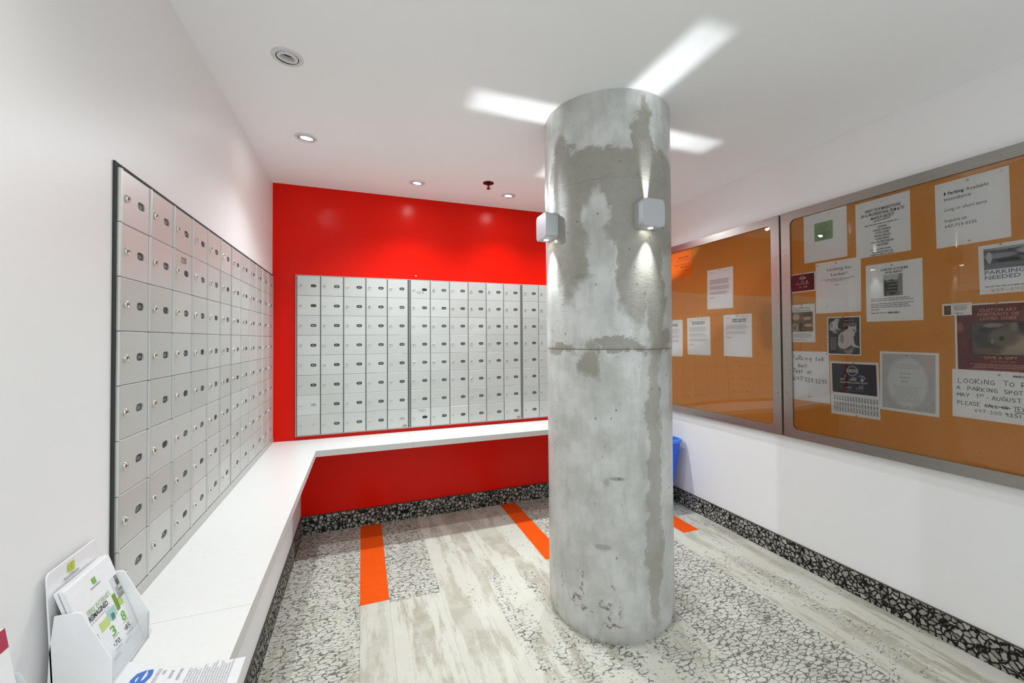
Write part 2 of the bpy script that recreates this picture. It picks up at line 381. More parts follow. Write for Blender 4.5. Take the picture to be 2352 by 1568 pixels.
# skirting of pebble carpet with a thin dark cap
def skirt(name, a, b, side):
    m = MB(); (x0, y0), (x1, y1) = a, b; m.box((x0, y0, 0), (x1, y1, 0.1165), M_SKIRT)
    m.box((x0, y0, 0.1165), (x1, y1, 0.1200), M_SKTOP); return struct(m, name)
skirt('baseboard_left', (-0.3828, YR), (-0.3748, YB-0.008), 'l')
skirt('baseboard_back', (-0.3828, YB-0.008), (XR, YB-0.0002), 'b')
skirt('baseboard_right', (XR-0.008, YR), (XR-0.0002, YB-0.008), 'r')

# carpet planks
def amount(x, y):
    if x < 0.0: return 0.95 if y > 2.05 else (0.62 if y > 1.5 else 0.45)
    if x < 0.38: return 1.0 if y > 2.0 else (0.22 if y > 1.6 else 0.55)
    if x < 0.88: return 0.33 if y > 1.9 else 0.48
    if x < 1.13: return 0.45 if y > 1.5 else 0.50
    if x < 1.38: return 0.92 if y > 2.3 else 0.55
    if x < 1.92: return 0.98 if y < 2.35 else 0.35
    return 0.42
cols = [-0.374, -0.26, -0.01, 0.126, 0.376, 0.626, 0.876, 1.010, 1.135, 1.385, 1.635, 1.880, 2.004, 2.133, 2.3198]
oranges = {(-0.01, 0): (2.135, YB), (1.010, 1): (2.19, YB), (2.004, 2): (2.160, YB)}
PLM = {}
def plank(x0, y0, x1, y1, mat, amt):
    g = 0.0002; w, l = x1-x0-2*g, y1-y0-2*g; k = (round(w, 4), round(l, 4), mat.name)
    if k not in PLM: PLM[k] = MB().bev((0, 0, -0.007), (w, l, 0), 0.0003, mat).mesh('carpet_plank')
    o = link(PLM[k], 'carpet_plank', f, (x0+g, y0+g, 0)); o['crackle'] = float(amt)
    if mat is M_ORANGE: o['label'] = 'bright orange carpet strip'
for i, (x0, x1) in enumerate(zip(cols, cols[1:])):
    orr = next((v for (k, _), v in oranges.items() if abs(k-x0) < 1e-6), None)
    ytop = YB-0.008
    if orr: plank(x0, orr[0], x1, ytop, M_ORANGE, 0); ytop = orr[0]
    y = ytop; L = [0.93, 0.5, 1.0, 0.93, 0.62, 0.80, 0.55][i % 7]
    while y > YR+0.01:
        yn = max(YR, y-L); plank(x0, yn, x1, y, M_CARPET, amount((x0+x1)/2, (y+yn)/2)); y = yn; L = 1.0

# ================================================================== LEDGE
led = thing('ledge', 'white laminate L-shaped ledge running below both banks of mailboxes', 'ledge', Matrix.Translation((LX, LYB, LZ-0.0365)))
def slab(pts, lab=None):
    m = MB(); q = [(x-LX, y-LYB) for x, y in pts]; n = len(q); t = 0.0365; r = 0.0015
    m.prism(q, 0, t, M_LAM); m.mi[0] = m.m(M_LAMEDGE)
    for i in range(2, 2+n): m.mi[i] = m.m(M_LAMEDGE)
    return m.make('ledge_panel', led)
g = 0.0005
slab([(XL, -0.6), (LX, -0.6), (LX, 1.203-g), (XL, 1.203-g)])
slab([(XL, 1.203+g), (LX, 1.203+g), (LX, LYB), (XL, YB-0.0005)])
slab([(LX+g, LYB), (0.315-g, LYB), (0.315-g, YB-0.0005), (XL+2*g, YB-0.0005)])
slab([(0.315+g, LYB), (XR-0.001, LYB), (XR-0.001, YB-0.0005), (0.315+g, YB-0.0005)])

# ================================================================== MAILBOXES
def stad(cx, cy, hw, hh, n=6):
    r = hh; pts = []
    for i in range(n+1): a = -math.pi/2+math.pi*i/n; pts.append((cx+hw-r+r*math.cos(a), cy+r*math.sin(a)))
    for i in range(n+1): a = math.pi/2+math.pi*i/n; pts.append((cx-hw+r+r*math.cos(a), cy+r*math.sin(a)))
    return pts
DM = {}
def door_mesh(w, h, lip):
    """door with a rolled hinge lip on its left and a real slot-shaped hole"""
    k = (round(w, 4), round(h, 4), lip)
    if k in DM: return DM[k]
    m = MB(); t = 0.004; r = 0.0012; cx, cy = w*0.71-w/2, 0.0
    hole = stad(cx, cy, 0.0185, 0.0100); n = len(hole)
    # outer loop points matching hole points by angle
    X0, X1, Y0, Y1 = -w/2+r, w/2-r, -h/2+r, h/2-r; out = []
    for (x, y) in hole:
        dx, dy = x-cx, (y-cy)*1.8
        tt = min((X1-cx)/dx if dx > 1e-9 else 1e9, (X0-cx)/dx if dx < -1e-9 else 1e9, (Y1-cy)/dy if dy > 1e-9 else 1e9, (Y0-cy)/dy if dy < -1e-9 else 1e9)
        out.append((cx+dx*tt, cy+dy*tt))
    # snap nearest points to the corners
    for c in ((X0, Y0), (X1, Y0), (X1, Y1), (X0, Y1)):
        j = min(range(n), key=lambda i: (out[i][0]-c[0])**2+(out[i][1]-c[1])**2); out[j] = c
    vs = [(x, y, t) for x, y in out]+[(x, y, t) for x, y in hole]+[(x, y, 0.0005) for x, y in hole]
    fs = [(i, (i+1) % n, n+(i+1) % n, n+i) for i in range(n)]+[(n+i, n+(i+1) % n, 2*n+(i+1) % n, 2*n+i) for i in range(n)]
    m.add(vs, fs, M_DOOR)
    # rim: bevel and sides
    a = [(X0, Y0, t), (X1, Y0, t), (X1, Y1, t), (X0, Y1, t)]; b = [(-w/2, -h/2, t-r), (w/2, -h/2, t-r), (w/2, h/2, t-r), (-w/2, h/2, t-r)]; c = [(x, y, 0) for x, y, _ in b]
    m.add(a+b+c, [(4+i, 4+(i+1) % 4, (i+1) % 4, i) for i in range(4)]+[(8+i, 8+(i+1) % 4, 4+(i+1) % 4, 4+i) for i in range(4)], M_DOOR)
    if lip:   # rolled edge standing a little proud
        x0 = -w/2; pr = [(x0, t-0.001), (x0+0.002, t+0.0022), (x0+0.008, t+0.0030), (x0+0.0115, t+0.0004)]
        vs = [(x, yy, z) for yy in (-h/2+0.0006, h/2-0.0006) for x, z in pr]
        m.add(vs, [(i, i+1, 5+i, 4+i) for i in range(3)]+[(3, 2, 1, 0), (4, 5, 6, 7)], M_DOOR)
    DM[k] = m.mesh('door'); return DM[k]
lk = MB(); lk.rev([(0.0092, 0), (0.0092, 0.0035), (0.0080, 0.0050), (0.0058, 0.0052), (0.0055, 0.0044)], M_CHROME, 16, cap0=False)
lk.rect(-0.0008, -0.0032, 0.0008, 0.0028, 0.0046, M_KEY); lk.disc(0, 0.0012, 0.0017, 0.0017, 0.00465, M_KEY, 8)
LOCK = lk.mesh('lock'); LOCK.polygons.foreach_set('use_smooth', [True]*len(LOCK.polygons))
PLC = {}
def plate(num, mat):
    k = (num, mat.name)
    if k in PLC: return PLC[k]
    m = MB(); m.rect(-0.0185, -0.0105, 0.0185, 0.0105, 0, mat)
    if num: text(m, num, 0, -0.0040, 0.0080, M_DIGIT, 0.0004, w=0.0055*len(num)+0.002, al='C', bold=True)
    PLC[k] = m.mesh('number_plate'); return PLC[k]
STK = MB().rect(-0.012, -0.0075, 0.012, 0.0075, 0, flat('sticker_grey', (92, 86, 78), 0.5)).rect(-0.008, -0.005, 0.007, 0.005, 0.0003, flat('sticker_light', (190, 188, 182), 0.5)).rect(-0.007, -0.001, 0.006, 0.001, 0.0006, M_GREY).mesh('sticker')
rnd = random.Random(3)
def bank(label, side, org, starts, pitch, ztop, rowp, numbers, gapw, lip, notes=(), stick=(), dent=()):
    """one factory unit of mailboxes: body, rails and 8 rows of doors"""
    u = thing('mailbox_unit', label, 'mailboxes', frame(org, side), 'banks of aluminium mailboxes')
    n = len(starts); W_ = starts[-1]+pitch-starts[0]; x0 = starts[0]; hgt = rowp*8
    m = MB(); m.box((x0-0.002, -hgt-0.001, 0), (x0+W_+0.002, 0.001, 0.0135), M_GAP); m.make('cabinet_body', u)
    for k in range(n+1):
        xx = x0+k*pitch
        MB().bev((xx-gapw*0.55, -hgt, 0.0135), (xx+gapw*0.55, 0, 0.0150), 0.0004, M_BODY).make('mullion', u)
    for c in range(n):
        for r in range(8):
            w, h = pitch-gapw, rowp-0.0014; me = door_mesh(w, h, lip)
            d = link(me, 'door', u, (x0+(c+0.5)*pitch+gapw*0.0, -(r+0.5)*rowp, 0.0150+rnd.uniform(-0.0002, 0.0004)), (rnd.uniform(-.0035, .0035), rnd.uniform(-.0030, .0030), 0))
            link(LOCK, 'lock', d, (-w/2+w*0.155+(0.010 if lip else 0), -0.0005+rnd.uniform(-.001, .001), 0.004), (0, 0, rnd.uniform(-.3, .3)))
            num, pm = numbers(c, r)
            link(plate(num, pm), 'number_plate', d, (w*0.21, 0, 0.0009))
            for (cc, rr, s, dx, dy) in notes:
                if (cc, rr) == (c, r):
                    q = MB(); hand(q, s, dx, dy, 0.018, 0.014*len(s), M_MARKER, 0.0046, 0.0018, seed=5); q.make('handwriting', d)
            if (c, r) in stick: link(STK, 'sticker', d, (w/2-0.022, -h/2+0.014, 0.0045))
    return u
def pm_pick(c, r, k): return PLATES[[0, 0, 0, 1, 0, 3, 0, 2, 0, 0, 1, 0, 3][(c*7+r*5+k*3) % 13]]
def num_left(c, r):
    v = (121+c*8+r) if c < 2 else (207+(c-2)*8+r)
    return ('' if (c > 0 and (c+r) % 3 == 0) else str(v)), pm_pick(c, r, 1)
def num_l2(c, r): return (str(409+c*8+r) if (c+r) % 2 else ''), pm_pick(c, r, 2)
def num_b1(c, r):
    if c == 0:
        if r in (0, 1): return '', PLATES[1 if r == 0 else 2]
        if r == 6: return '', PLATES[4]
        if r == 7: return '807', flat('number_plate_white', (212, 212, 206), 0.4)
        return str(800+r), pm_pick(c, r, 0)
    if c == 4:
        return ('', PLATES[4]) if r == 7 else (str(1001+r), pm_pick(c, r, 0))
    return str(800+8*c+r), pm_pick(c, r, 0)
def num_b2(c, r):
    if c == 0: return ('', PLATES[3]) if r in (0, 7) else (str(1011+r), pm_pick(c, r, 0))
    if c == 5 and r == 7: return '1408', PLATES[1]
    return str([0, 1102, 1110, 1201, 1209, 1401][c]+r), (PLATES[0] if c > 2 else pm_pick(c, r, 3))
def num_b3(c, r): return str(1409+c*8+r), PLATES[0] if r else PLATES[3]
PB = 0.1333
ZT, yb = 1.7265, YB-0.0003
bank('aluminium mailbox bank on red wall, nearest its left corner, five doors wide', 'back', (0, yb, ZT), [-0.408+0.1442*k for k in range(5)], 0.1442, ZT, PB, num_b1, 0.006, False, stick=((4, 7),))
bank('aluminium mailbox bank in middle of red wall with 1011 handwritten on top left door', 'back', (0, yb, ZT), [0.330+0.1433*k for k in range(6)], 0.1433, ZT, PB, num_b2, 0.005, False, notes=((0, 0, '1011', -0.028, -0.034), (0, 7, '1101', -0.018, 0.038)), stick=((5, 7),))
bank('aluminium mailbox bank on red wall partly hidden behind the concrete column', 'back', (0, yb, ZT), [1.205+0.1425*k for k in range(6)], 0.1425, ZT, PB, num_b3, 0.005, False)
def divider(x, w):
    d = MB().bev((-w/2, -PB*8-0.001, 0), (w/2, 0.001, 0.0165), 0.001, M_DIV).make('filler_strip'); d.matrix_world = frame((x, yb, ZT), 'back'); return d
tag(divider(0.3225, 0.0105), 'grey vertical filler strip between left and middle banks on red wall', 'strip', 'filler strips between mailbox banks')
tag(divider(1.1972, 0.0105), 'grey vertical filler strip between middle bank and bank behind column', 'strip', 'filler strips between mailbox banks')
# thin aluminium surround of the back bank
o = MB(); o.box((-0.416, -0.003, 0), (2.066, -0.0002, 0.0175), M_DOOR)
tr = thing('mailbox_surround', 'thin aluminium edging around the mailboxes on the red wall', 'edging', frame((0, yb, ZT), 'back'))
MB().bev((-0.4145, 0.0014, 0), (2.064, 0.0046, 0.0175), 0.0006, M_DOOR).make('top_rail', tr)
MB().bev((-0.4145, -PB*8-0.0046, 0), (2.064, -PB*8-0.0014, 0.0175), 0.0006, M_DOOR).make('bottom_rail', tr)
MB().bev((-0.4145, -PB*8-0.0014, 0), (-0.4112, 0.0014, 0.0175), 0.0006, M_DOOR).make('side_rail', tr)
# left wall, flush; the shadow line around it is drawn as dark strips
ZL, PL_ = 1.713, 0.13125
bank('aluminium mailbox bank on left white wall, half nearer the camera, 208 written on one door', 'left', (XL-0.012, 0, ZL), [1.231+0.1478*k for k in range(6)], 0.1478, ZL, PL_, num_left, 0.0030, True, notes=((2, 1, '208', -0.012, 0.030),))
bank('aluminium mailbox bank on left white wall, far half meeting the red wall', 'left', (XL-0.012, 0, ZL), [2.122+0.1490*k for k in range(6)], 0.1490, ZL, PL_, num_l2, 0.0030, True)
rv = thing('mailbox_shadow_surround', 'dark strips drawn as a shadow gap, with aluminium rails, framing the left wall mailboxes', 'frame', frame((XL, 0, ZL), 'left'))
MB().box((1.2195, -PL_*8-0.0005, 0.0003), (1.2285, 0.010, 0.0040), M_GAP).make('side_shadow_strip', rv)  # dark colour stands in for the shaded gap beside the doors
MB().box((1.2285, 0.0022, 0.0003), (YB-0.003, 0.010, 0.0030), M_GAP).make('top_shadow_strip', rv)  # same painted shade along the top of the doors
MB().bev((1.2200, LZ-ZL+0.0006, 0.0003), (YB-0.003, -PL_*8-0.0022, 0.0085), 0.001, M_DOOR).make('bottom_rail', rv)
MB().bev((3.018, -PL_*8-0.0005, 0.0003), (YB-0.003, 0.0020, 0.0060), 0.001, M_DOOR).make('end_strip', rv)

# ================================================================== COLUMN
CB, CT, CR = Vector((1.140, 1.725, 0)), Vector((1.114, 1.688, H)), 0.2945
def concrete():
    n = NT('column_concrete'); uv = n.uv(); x, y, _ = n.xyz(uv)
    w = n.noise(uv, 9, 4, 0.65); w2 = n.noise(uv, 30, 3, 0.6); w3 = n.noise(n.scale(uv, (1, 0.25, 1)), 22, 3, 0.6)
    dx = n.math('MULTIPLY', n.math('SUBTRACT', w, 0.5), 0.16); dy = n.math('MULTIPLY', n.math('SUBTRACT', n.noise(n.scale(uv, (1, 1, 1), (5, 3, 0)), 8, 4, 0.65), 0.5), 0.22)
    X = n.math('ADD', x, dx); Y = n.math('ADD', y, dy)
    base = n.mix(n.step(n.noise(uv, 5, 5, 0.6), 0.35, 0.65), lin(186, 187, 182), lin(210, 211, 208))
    base = n.mix(n.math('MULTIPLY', n.step(w3, 0.45, 0.7), 0.28), base, lin(150, 149, 138))
    m = None
    def add(k):
        nonlocal m; m = k if m is None else n.math('MAXIMUM', m, k)
    # damp-looking skim coat: one broad darker field on the upper shaft
    up_ = n.math('MULTIPLY', n.step(Y, 1.60, 1.72), n.math('SUBTRACT', 1.0, n.step(Y, 2.075, 2.105)))
    add(n.math('MULTIPLY', up_, n.step(X, -0.33, -0.29)))
    add(n.blob(X, Y, -0.20, 2.08, 0.07, 0.10, 0.3)); add(n.blob(X, Y, 0.165, 2.10, 0.055, 0.20, 0.3)); add(n.blob(X, Y, 0.28, 2.02, 0.05, 0.10, 0.3))
    add(n.blob(X, Y, 0.12, 1.60, 0.075, 0.26, 0.35)); add(n.blob(X, Y, 0.23, 1.55, 0.06, 0.36, 0.4)); add(n.blob(X, Y, -0.17, 1.62, 0.09, 0.14, 0.5))
    add(n.blob(X, Y, 0.02, 1.60, 0.015, 0.07, 0.5))
    # coat edges around the casting joint
    add(n.blob(X, Y, 0.05, 1.262, 0.13, 0.030, 0.3)); add(n.blob(X, Y, 0.27, 1.28, 0.08, 0.06, 0.4)); add(n.blob(X, Y, -0.08, 1.19, 0.05, 0.075, 0.5)); add(n.blob(X, Y, -0.24, 1.245, 0.10, 0.022, 0.6))
    add(n.math('MULTIPLY', n.blob(X, Y, 0.215, 0.66, 0.050, 0.62, 0.25), 0.7))  # darker strip down the lower shaft past the seam
    lt = n.math('MAXIMUM', n.blob(X, Y, -0.045, 1.80, 0.050, 0.14, 0.5), n.blob(X, Y, -0.02, 1.60, 0.06, 0.16, 0.5))
    m = n.math('SUBTRACT', m, n.math('MULTIPLY', lt, 0.85), clamp=True)
    col = n.mix(n.math('MULTIPLY', m, 0.80), base, n.mix(w2, lin(128, 123, 110), lin(152, 148, 136)))
    # rubbed grey smears, pitted flecks, joint line, brown marks near the foot
    for (a, b, c, d, st_) in ((0.035, 0.706, 0.030, 0.008, .6), (-0.03, 0.414, 0.034, 0.012, .45), (-0.10, 1.56, 0.05, 0.012, .3), (-0.01, 0.69, 0.012, 0.016, .4)):
        col = n.mix(n.math('MULTIPLY', n.blob(x, y, a, b, c, d, 0.8), st_), col, lin(108, 108, 106))
    fl = n.n('ShaderNodeTexVoronoi', feature='F1'); n.put(fl.inputs['Vector'], n.scale(uv, (1, 0.6, 1))); fl.inputs['Scale'].default_value = 26
    flm = n.math('MULTIPLY', n.math('SUBTRACT', 1.0, n.step(fl.outputs['Distance'], 0.05, 0.13)), n.step(n.noise(uv, 4, 2), 0.40, 0.54))
    col = n.mix(n.math('MULTIPLY', flm, 0.75), col, lin(82, 80, 72))
    jl = n.math('SUBTRACT', 1.0, n.step(n.math('ABSOLUTE', n.math('SUBTRACT', n.math('ADD', y, n.math('MULTIPLY', dy, 0.03)), 1.247)), 0.0010, 0.0035))
    col = n.mix(n.math('MULTIPLY', jl, 0.75), col, lin(92, 88, 76))
    cl = n.math('SUBTRACT', 1.0, n.step(n.math('ABSOLUTE', n.math('SUBTRACT', n.math('ADD', y, n.math('MULTIPLY', dy, 0.12)), 1.965)), 0.0005, 0.0022))
    col = n.mix(n.math('MULTIPLY', cl, 0.35), col, lin(96, 92, 82))
    for (a, b, c, d) in ((-0.235, 0.22, 0.005, 0.05), (-0.118, 0.22, 0.004, 0.045), (-0.15, 0.165, 0.03, 0.010), (-0.10, 0.135, 0.05, 0.006), (-0.02, 0.165, 0.030, 0.008), (0.0, 0.13, 0.004, 0.035), (0.045, 0.14, 0.003, 0.040), (0.02, 0.085, 0.045, 0.006), (-0.115, 0.285, 0.006, 0.010), (0.02, 0.255, 0.004, 0.012)):
        k = n.blob(n.math('ADD', x, n.math('MULTIPLY', n.math('SUBTRACT', w2, 0.5), 0.10)), n.math('ADD', y, n.math('MULTIPLY', n.math('SUBTRACT', n.noise(uv, 24, 3), 0.5), 0.12)), a, b, c, d, 0.8)
        col = n.mix(n.math('MULTIPLY', n.math('MULTIPLY', k, n.step(n.noise(uv, 60, 2), 0.35, 0.6)), 0.8), col, lin(84, 70, 46))
    col = n.mix(0.10, col, n.mix(n.noise(uv, 180, 3), (0.5, 0.5, 0.5), (1, 1, 1)), 'MULTIPLY')
    n.bump(n.math('ADD', n.math('MULTIPLY', w2, 0.6), n.math('MULTIPLY', n.noise(n.scale(uv, (1, 2.2, 1)), 60, 3), 0.5)), 0.28, 0.004)
    rg = n.math('ADD', 0.24, n.math('MULTIPLY', n.noise(uv, 12, 2), 0.16))
    return n.set(col, rg, spec=0.5)
def build_column():
    m = MB(); mt = concrete(); N = 144; face = math.radians(-123.5)
    zs = [0.0, 0.006, 0.02, 0.045, 0.08, 0.13, 0.2, 0.35, 0.5, 0.65, 0.8, 0.95, 1.1, 1.20, 1.236, 1.243, 1.247, 1.251, 1.258, 1.30, 1.45, 1.6, 1.75, 1.9, 2.05, 2.2, 2.29, H]
    uvs = []
    for z in zs:
        c = CB.lerp(CT, z/H)
        for i in range(N+1):
            a = face-math.pi+2*math.pi*i/N; d = math.degrees(a-face)
            r = CR
            if z < 1.247:                       # lower lift is cast in another tube: step and flatter strip past the seam
                r -= 0.0012
                if 28 < d < 62: r -= 0.0060*math.sin((d-28)/34*math.pi)**0.5+0.0012
            if abs(z-1.247) < 0.005: r -= 0.0022*(1-abs(z-1.247)/0.005)
            if z < 0.08: r -= 0.016*(1-z/0.08)**2+(0.004*math.sin(i*1.7)*(1-z/0.08))   # worn, rounded foot
            r += 0.0009*math.sin(i*0.31+z*4)+0.0006*math.sin(i*0.87-z*7)
            m.v.append((c.x+r*math.cos(a)-CB.x, c.y+r*math.sin(a)-CB.y, z)); uvs.append(((a-face)*CR, z))
    k = m.m(mt)
    for j in range(len(zs)-1):
        for i in range(N):
            m.f.append((j*(N+1)+i, j*(N+1)+i+1, (j+1)*(N+1)+i+1, (j+1)*(N+1)+i)); m.mi.append(k)
    me = m.mesh('concrete_column'); ul = me.uv_layers.new(name='uv')
    for l in me.loops: ul.data[l.index].uv = uvs[l.vertex_index]
    o = link(me, 'concrete_column', loc=(CB.x, CB.y, 0)); smooth(o, 60)
    return tag(o, 'round bare concrete column standing from carpet to ceiling', 'column')
build_column()

# ================================================================== SCONCES
M_SC = flat('sconce_silver', (188, 190, 194), 0.38, 0.25); M_SCI = flat('sconce_inside', (14, 14, 14), 0.9)
M_LENS = emit('sconce_lens', (1.0, 0.98, 0.94), 14.0)
def sconce(side, label):
    hw, hh, r, t, dp = 0.055, 0.0585, 0.019, 0.003, 0.055; zc = 1.807
    c = CB.lerp(CT, zc/H); nrm = {'back': (0, -1), 'left': (1, 0), 'right': (-1, 0), 'front': (0, 1)}[side]
    s = thing('wall_sconce', label, 'lamp', frame((c.x+nrm[0]*CR, c.y+nrm[1]*CR, zc), side), 'silver cube lamps around the column')
    def prof(o_):
        w, h, q = hw-o_, hh-o_, max(0.004, r-o_); pts = []
        for (cx, cy, a0) in ((w-q, h-q, 0), (-(w-q), h-q, 90), (-(w-q), -(h-q), 180), (w-q, -(h-q), 270)):
            for i in range(6): a = math.radians(a0+90*i/5); pts.append((cx+q*math.cos(a), cy+q*math.sin(a)))
            if a0 == 0: pts += [(0.0045, h), (-0.0045, h)]
            if a0 == 180: pts += [(-0.012, -h), (0.012, -h)]
        return pts
    P, Q = prof(0), prof(t); n = len(P); zz = [-0.0055, 0.006, 0.017, 0.041, 0.050, dp-0.004]; m = MB()
    def hole(i, k):
        a, b = P[i], P[(i+1) % n]
        if abs(a[0]-0.0045) < 1e-6 and abs(b[0]+0.0045) < 1e-6 and a[1] > 0: return 1 <= k <= 3
        if abs(a[0]+0.012) < 1e-6 and abs(b[0]-0.012) < 1e-6 and a[1] < 0: return k == 2
        return False
    vs = [(x, y, z) for z in zz for x, y in P]+[(x, y, z) for z in zz for x, y in Q]; o2 = len(zz)*n; fo, fi = [], []
    for k in range(len(zz)-1):
        for i in range(n):
            j = (i+1) % n
            if hole(i, k): continue
            fo.append((k*n+i, k*n+j, (k+1)*n+j, (k+1)*n+i)); fi.append((o2+k*n+j, o2+k*n+i, o2+(k+1)*n+i, o2+(k+1)*n+j))
    m.add(vs, fo, M_SC); m.add(vs, fi, M_SCI)
    # chamfer and front plate
    F = [(x*0.955, y*0.955, dp) for x, y in P]; L_ = [(x, y, zz[-1]) for x, y in P]
    m.add(L_+F, [(i, (i+1) % n, n+(i+1) % n, n+i) for i in range(n)]+[tuple(range(n, 2*n))], M_SC)
    m.add([(x, y, zz[-1]) for x, y in Q], [tuple(range(n))], M_SCI)
    o = m.make('housing', s); smooth(o, 35)
    q = MB(); q.rev([(0.0105, 0), (0.0105, 0.003)], M_LENS, 20, c=(0, -hh-0.0006, 0.029), axis='y'); q.make('lower_lens', s)
    for (nm, y, z, e, down) in (('uplight', 0.0275, 0.028, P_UP, False), ('downlight', -hh-0.004, 0.029, P_LOW, True)):
        if down: l = bpy.data.lights.new(nm, 'SPOT'); l.spot_size = math.radians(60); l.spot_blend = 1.0
        else: l = bpy.data.lights.new(nm, 'POINT')
        l.energy = e; l.shadow_soft_size = 0.0022 if not down else 0.008; l.color = (0.91, 0.97, 1.0)
        lo = bpy.data.objects.new(nm, l); COL.objects.link(lo); lo.parent = s; lo.location = (0, y, z); lo.rotation_euler = (math.radians(-90 if down else 90), 0, 0)
    return s
sconce('back', 'silver cube lamp on column face towards camera, right of the other one')
sconce('right', 'silver cube lamp on left edge of the column in front of red wall')
sconce('left', 'silver cube lamp at right edge of the column, only a sliver showing')
sconce('front', 'silver cube lamp on the hidden rear face of column')

# ================================================================== DOWNLIGHTS
M_TRIM = flat('downlight_trim', (214, 214, 216), 0.5); M_GIMB = flat('gimbal_ring', (222, 222, 222), 0.45); M_CAN = flat('can_dark', (50, 50, 48), 0.5, 0.5)
M_LED = emit('lit_lamp', (1.0, 0.97, 0.92), 45.0); M_BULB = flat('unlit_reflector', (58, 58, 56), 0.25, 0.8)
def downlight(x, y, kind, label):
    d = thing('downlight', label, 'ceiling light', Matrix.Translation((x, y, H)), 'recessed ceiling downlights')
    smooth(MB().rev([(0.0385, 0.0), (0.0385, -0.0035), (0.050, -0.0035), (0.0535, -0.0008), (0.0535, -0.0001)], M_TRIM, 40, cap0=False, cap1=False).make('trim_ring', d), 30)
    smooth(MB().rev([(0.0378, -0.002), (0.0378, 0.05), (0.030, 0.07)], M_CAN, 28, cap0=False).make('can', d), 30)
    rot = (math.radians(6), math.radians(4), 0)
    gb = smooth(MB().rev([(0.0355, 0.012), (0.0355, -0.0035), (0.0345, -0.0045), (0.0250, -0.0040), (0.0235, 0.000), (0.0225, 0.014)], M_GIMB, 32, cap0=False, cap1=False).make('gimbal_ring', d, rot=rot), 30)
    if kind == 0:
        b = MB().rev([(0.0226, 0.013), (0.019, 0.022), (0.008, 0.030)], M_BULB, 24, cap0=False); b.rev([(0.004, 0.012), (0.005, 0.030)], M_CAN, 10); smooth(b.make('lamp', d, rot=rot), 40)
    else:
        MB().rev([(0.0228, 0.006), (0.0228, 0.010)], M_LED, 24).make('lamp', d, rot=rot)
        l = bpy.data.lights.new('lamp_light', 'SPOT'); l.spot_size = math.radians(140); l.spot_blend = 1.0; l.energy = P_DOWN if kind == 1 else (P_NEAR if x < 0 else P_NEAR*0.3)
        l.shadow_soft_size = 0.018; l.color = (0.88, 0.96, 1.0) if kind == 1 else (0.97, 0.97, 0.93)
        lo = bpy.data.objects.new('lamp_light', l); COL.objects.link(lo); lo.parent = d; lo.location = (0, 0, -0.007)
        if kind == 1: lo.rotation_euler = (math.radians(-6), math.radians(-27), 0) if x < 0 else (math.radians(-20), 0, 0)
LB = ['unlit recessed downlight with dark lamp, nearest the camera above left wall', 'lit downlight in ceiling close to left wall, second along the row',
      'lit downlight above left bank of mailboxes on red wall', 'lit downlight just right of the sprinkler head near the red wall', 'lit downlight near the red wall, hidden behind the column',
      'unlit downlight above the leaflet holders, outside the picture', 'lit downlight near left wall beside the camera, outside the picture',
      'added fill downlight behind the camera, left of the two', 'added fill downlight behind the camera, right of the two']  # these two are added to brighten the room from out of view
for (x, y, k), lb in zip(DOWN, LB): downlight(x, y, k, lb)

# sprinkler
sp = thing('sprinkler_head', 'bronze-coloured sprinkler head hanging from ceiling near the red wall', 'sprinkler', Matrix.Translation((0.791, 2.581, H)))
M_BRZ = flat('sprinkler_bronze', (96, 44, 34), 0.25, 0.85)
smooth(MB().rev([(0.036, -0.0002), (0.036, -0.003), (0.030, -0.0045), (0.024, -0.002), (0.010, -0.0015)], M_BRZ, 28, cap0=False).make('escutcheon', sp), 30)
smooth(MB().rev([(0.007, -0.001), (0.007, -0.012), (0.0045, -0.015), (0.0045, -0.036)], M_BRZ, 14).make('stem', sp), 30)
m = MB()
for sx in (-1, 1): m.add([(sx*0.004, -0.0015, -0.012), (sx*0.011, -0.0015, -0.022), (sx*0.004, -0.0015, -0.037), (sx*0.004, 0.0015, -0.012), (sx*0.011, 0.0015, -0.022), (sx*0.004, 0.0015, -0.037), (sx*0.008, 0, -0.022)], [(0, 1, 6), (1, 2, 6), (4, 3, 6), (5, 4, 6), (0, 3, 4, 1), (1, 4, 5, 2)], M_BRZ)
m.make('frame_arms', sp)
smooth(MB().rev([(0.004, -0.036), (0.013, -0.0375), (0.013, -0.0395), (0.003, -0.040)], M_BRZ, 20).make('deflector', sp), 30)
# white wall anchor dot above the mailboxes
pn = MB().rev([(0.0045, 0), (0.0040, 0.003), (0.002, 0.004)], M_PAPER, 12).make('wall_plug'); pn.matrix_world = frame((0.371, YB-0.0004, 1.762), 'back'); tag(pn, 'tiny white wall plug in red wall just above the middle mailboxes', 'plug')

